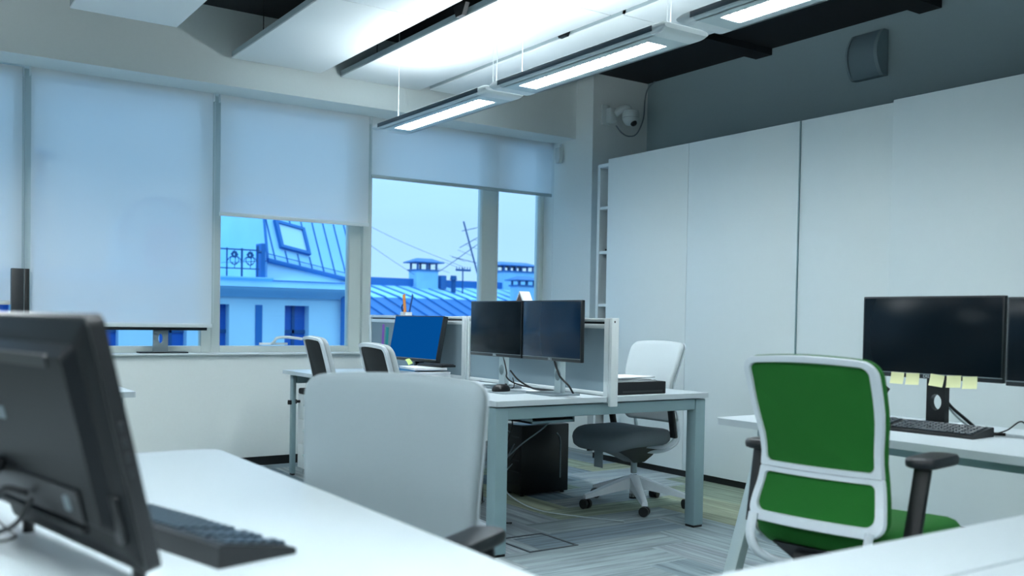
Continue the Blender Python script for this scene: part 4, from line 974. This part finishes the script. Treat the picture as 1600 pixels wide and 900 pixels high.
b = MB(); b.cyl((6.96, FY-.05, 2.53), (6.96, FY-.05, 2.60), .03, .02, 10); b.cyl((6.96, FY-.05, 2.47), (7.04, FY-.05, 2.47), .03, .03, 10); b.build('finial', 'iron', ra, True)
# mansard roof turned away from the facade
mr_ = thing('mansard_roof', (8.5, 21.5, 1.9), 'sloping metal roof with standing seams and a skylight across the street', 'roof')
P0 = Vector((7.286, 20.245, 2.313)); ee = Vector((.950, .278, -.143)).normalized(); hn = Vector((.28, -.96, 0)).normalized()
uv_ = Vector((-.0985, .3677, .9247)).normalized(); pn_ = ee.cross(uv_).normalized()
if pn_.y > 0: pn_ = -pn_
RL, RH = 2.45, 1.72
def RP(a_, b_, d_=0): return P0 + ee*a_ + uv_*b_ + pn_*d_
b = MB(); b.loft([[RP(0, 0), RP(RL, 0), RP(RL+.45, RH), RP(.28, RH)], [RP(0, 0)-hn*3, RP(RL, 0)-hn*3, RP(RL+.45, RH)-hn*2, RP(.28, RH)-hn*2]]); b.build('roof_sheet', 'roof', mr_, True)
for k in range(9):
    a_ = .22+.345*k
    if .40 < a_ < 1.3: pieces = ((.02, .36), (1.10, RH))
    else: pieces = ((.02, RH),)
    for q0, q1 in pieces:
        b = MB(); b.tube([RP(a_, q0, .01), RP(a_, q1, .01)], .016, 5, False); b.build('standing_seam', 'seam', mr_, True)
b = MB(); b.tube([RP(0, 0, .01), RP(.28, RH, .01)], .03, 6, False); b.build('verge', 'seam', mr_, True)
b = MB(); b.bar(RP(-.03, -.02, .05), RP(RL, -.02, .05), .06, .10, bev=.02); b.build('gutter', 'seam', mr_, True)
b = MB(); b.tube([RP(0.02, .14, .06), RP(RL, .14, .06)], .010, 5, False); b.build('snow_guard', 'seam', mr_, True)
b = MB(); b.loft([[P0+Vector((0, .02, -.02)), P0+ee*RL+Vector((0, .02, -.02)), P0+ee*RL-hn*3.0, P0-hn*3.0], [Vector((p.x, p.y, 1.80)) for p in (P0, P0+ee*RL, P0+ee*RL-hn*3.0, P0-hn*3.0)]]); b.build('attic_wall', 'facade', mr_, True)
sa, sb, s0_, s1_ = .50, 1.18, .46, 1.00
f = MB()
for (x0, x1, y0, y1) in ((sa-.08, sa, s0_-.07, s1_+.07), (sb, sb+.08, s0_-.07, s1_+.07), (sa, sb, s0_-.07, s0_), (sa, sb, s1_, s1_+.07)):
    f.loft([[RP(x0, y0, .0), RP(x1, y0, .0), RP(x1, y1, .0), RP(x0, y1, .0)], [RP(x0, y0, .09), RP(x1, y0, .09), RP(x1, y1, .09), RP(x0, y1, .09)]])
fo = f.build('skylight_frame', 'seam', mr_, True)
f = MB(); f.loft([[RP(sa, s0_, .03), RP(sb, s0_, .03), RP(sb, s1_, .03), RP(sa, s1_, .03)], [RP(sa, s0_, .05), RP(sb, s0_, .05), RP(sb, s1_, .05), RP(sa, s1_, .05)]]); f.build('skylight_pane', 'skyglass', fo, True)
b = MB(); b.prism([(FY+.0, 1.925), (FY+.35, 1.925), (FY+.35, 2.66), (FY+.0, 2.66)], 'x', 7.06, 7.15); tag(b.build('roof_pier', 'seam'), 'dark pier between the iron railing and the mansard roof', 'pier')
# silhouettes that show faintly through the blinds
dm = thing('roof_dormer', (5.3, 21.4, 1.9), 'arched roof dormer showing faintly through the widest blind', 'dormer')
b = MB(); b.prism([(4.45, 1.9)]+[(5.26-.80*math.cos(PI*i/16), 2.6+.90*math.sin(PI*i/16)) for i in range(17)]+[(6.07, 1.9)], 'y', 21.0, 22.5); b.build('dormer_body', 'facade', dm, True)
b = MB(); b.tube([(5.26-.86*math.cos(PI*i/16), 20.97, 2.6+.96*math.sin(PI*i/16)) for i in range(17)], .06, 6, False); b.build('arch_moulding', 'seam', dm, True)
b = MB(); b.box(4.9, 20.98, 2.1, 5.6, 20.999, 3.0); b.build('dormer_window', 'facade_dark', dm, True)
def chimney(x0, x1, y, z0, z1, z2, label, slit=4):
    t = thing('chimney', ((x0+x1)/2, y, z0), label, 'chimney', 'chimneys on the roofs outside')
    d = (x1-x0)*.7
    b = MB(); b.box(x0, y, z0, x1, y+d, z1); b.build('stack', 'chim', t, True)
    b = MB(); b.box(x0-.05, y-.05, z1-.06, x1+.05, y+d+.05, z1); b.build('rim', 'roofdark', t, True)
    for i in range(slit+1):
        xx = x0+.06+(x1-x0-.12)*i/slit
        for yy in (y+.06, y+d-.06):
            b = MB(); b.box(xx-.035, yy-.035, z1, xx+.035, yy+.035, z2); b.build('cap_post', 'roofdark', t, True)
    b = MB(); b.loft([[(x0-.18, y-.18, z2), (x1+.18, y-.18, z2), (x1+.18, y+d+.18, z2), (x0-.18, y+d+.18, z2)], [(x0-.18, y-.18, z2+.04), (x1+.18, y-.18, z2+.04), (x1+.18, y+d+.18, z2+.04), (x0-.18, y+d+.18, z2+.04)],
                       [(x0+.15, y+d*.4, z2+.20), (x1-.15, y+d*.4, z2+.20), (x1-.15, y+d*.6, z2+.20), (x0+.15, y+d*.6, z2+.20)]]); b.build('cap_roof', 'roofdark', t, True)
    return t
chimney(2.55, 2.92, 20.6, 1.9, 3.9, 4.15, 'tall chimney faintly visible through the left blinds', 2)
chimney(18.46, 19.45, 34.0, 2.0, 3.08, 3.34, 'chimney with a little roof left of the antennas', 2)
chimney(22.80, 24.45, 34.2, -2, 3.22, 3.42, 'large chimney block with a slatted cap right of the window mullion', 5)
chimney(22.42, 23.30, 32.5, -2, 2.55, 2.72, 'smaller chimney in front of the large chimney block', 2)
fr_ = thing('far_roof', (19, 32, -4), 'long metal roof with slanted seams beyond the right-hand windows', 'roof')
b = MB(); b.prism([(34.3, 2.69), (34.3, -4), (34.9, -4), (34.9, 2.69)], 'x', 14, 27); b.build('ridge_wall', 'seam', fr_, True)
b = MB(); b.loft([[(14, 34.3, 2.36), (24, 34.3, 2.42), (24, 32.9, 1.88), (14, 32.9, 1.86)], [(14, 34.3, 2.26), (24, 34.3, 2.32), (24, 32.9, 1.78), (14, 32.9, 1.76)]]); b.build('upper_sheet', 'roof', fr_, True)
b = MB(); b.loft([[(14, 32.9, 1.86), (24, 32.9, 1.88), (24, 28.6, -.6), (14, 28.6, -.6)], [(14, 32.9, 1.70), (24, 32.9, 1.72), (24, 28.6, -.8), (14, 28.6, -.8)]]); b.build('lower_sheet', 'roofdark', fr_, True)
for k in range(17):
    x0 = 14.2+.62*k
    b = MB(); b.tube([(x0-.9, 34.28, 2.38), (x0-.2, 32.9, 1.90), (x0+1.9, 28.6, -.57)], .035, 5, False); b.build('standing_seam', 'seam', fr_, True)
b = MB(); b.box(14, 28.4, -6, 24, 34.3, -.81); b.build('house_wall', 'facade', fr_, True)
b = MB(); b.box(22, 33.6, -6, 30, 36, 2.15); b.build('side_block', 'roof', fr_, True)
an = thing('antenna', (21.3, 34, 1.9), 'tall leaning television antenna with crossed rods on the far roof', 'antenna')
b = MB(); b.tube([(20.62, 34, 5.15), (21.62, 34, 2.2)], .035, 6, False); b.build('mast', 'iron', an, True)
for a_, c_ in (((20.45, 4.05), (21.75, 4.75)), ((20.1, 3.95-.3), (21.3, 3.45)), ((20.55, 4.75), (21.55, 5.0)), ((19.55, 3.05), (21.5, 4.35))):
    b = MB(); b.tube([(a_[0], 34, a_[1]), (c_[0], 34, c_[1])], .016, 5, False)
    b.build('boom', 'iron', an, True)
for k in range(6):
    f_ = k/5; x_ = 19.6+1.9*f_; z_ = 3.1+1.25*f_
    b = MB(); b.tube([(x_-.38, 34, z_+.10), (x_+.38, 34, z_-.12)], .008, 4, False); b.build('director_rod', 'iron', an, True)
a2 = thing('antenna', (20.4, 33.6, 1.9), 'short mast with a flat comb top left of the leaning antenna', 'antenna')
b = MB(); b.tube([(20.38, 33.6, 1.6), (20.38, 33.6, 3.2)], .03, 6, False); b.build('mast', 'iron', a2, True)
b = MB(); b.tube([(20.05, 33.6, 3.10), (20.75, 33.6, 3.10)], .045, 6, False)
for k in range(6): b.tube([(20.08+.13*k, 33.6, 3.10), (20.08+.13*k, 33.6, 3.24)], .016, 4, False)
b.build('comb', 'iron', a2, True)
b = MB(); b.box(19.55, 33.9, 2.3, 19.78, 34.2, 2.86); tag(b.build('roof_vent', 'roofdark'), 'low vent pipe right of the chimney with a little roof', 'vent')
b = MB(); b.tube([(20.0, 33.7, 1.9), (20.0, 33.7, 2.80)], .10, 8, False); b.cyl((20.0, 33.7, 2.68), (20.0, 33.7, 2.86), .15, .12, 10); tag(b.build('roof_vent', 'iron'), 'round vent stack under the short comb-topped mast', 'vent')
for i, (p, q) in enumerate((((15.5, 34, 4.45), (18.45, 34.2, 2.85)), ((15.2, 34, 5.1), (20.5, 33.8, 3.25)))):
    b = MB(); mid = ((p[0]+q[0])/2, 34, (p[2]+q[2])/2-.08); b.tube([p, mid, q], .009, 4); tag(b.build('overhead_wire', 'iron'), ['lower overhead wire running down to the chimney outside', 'upper overhead wire crossing the sky to the leaning antenna'][i], 'wire')
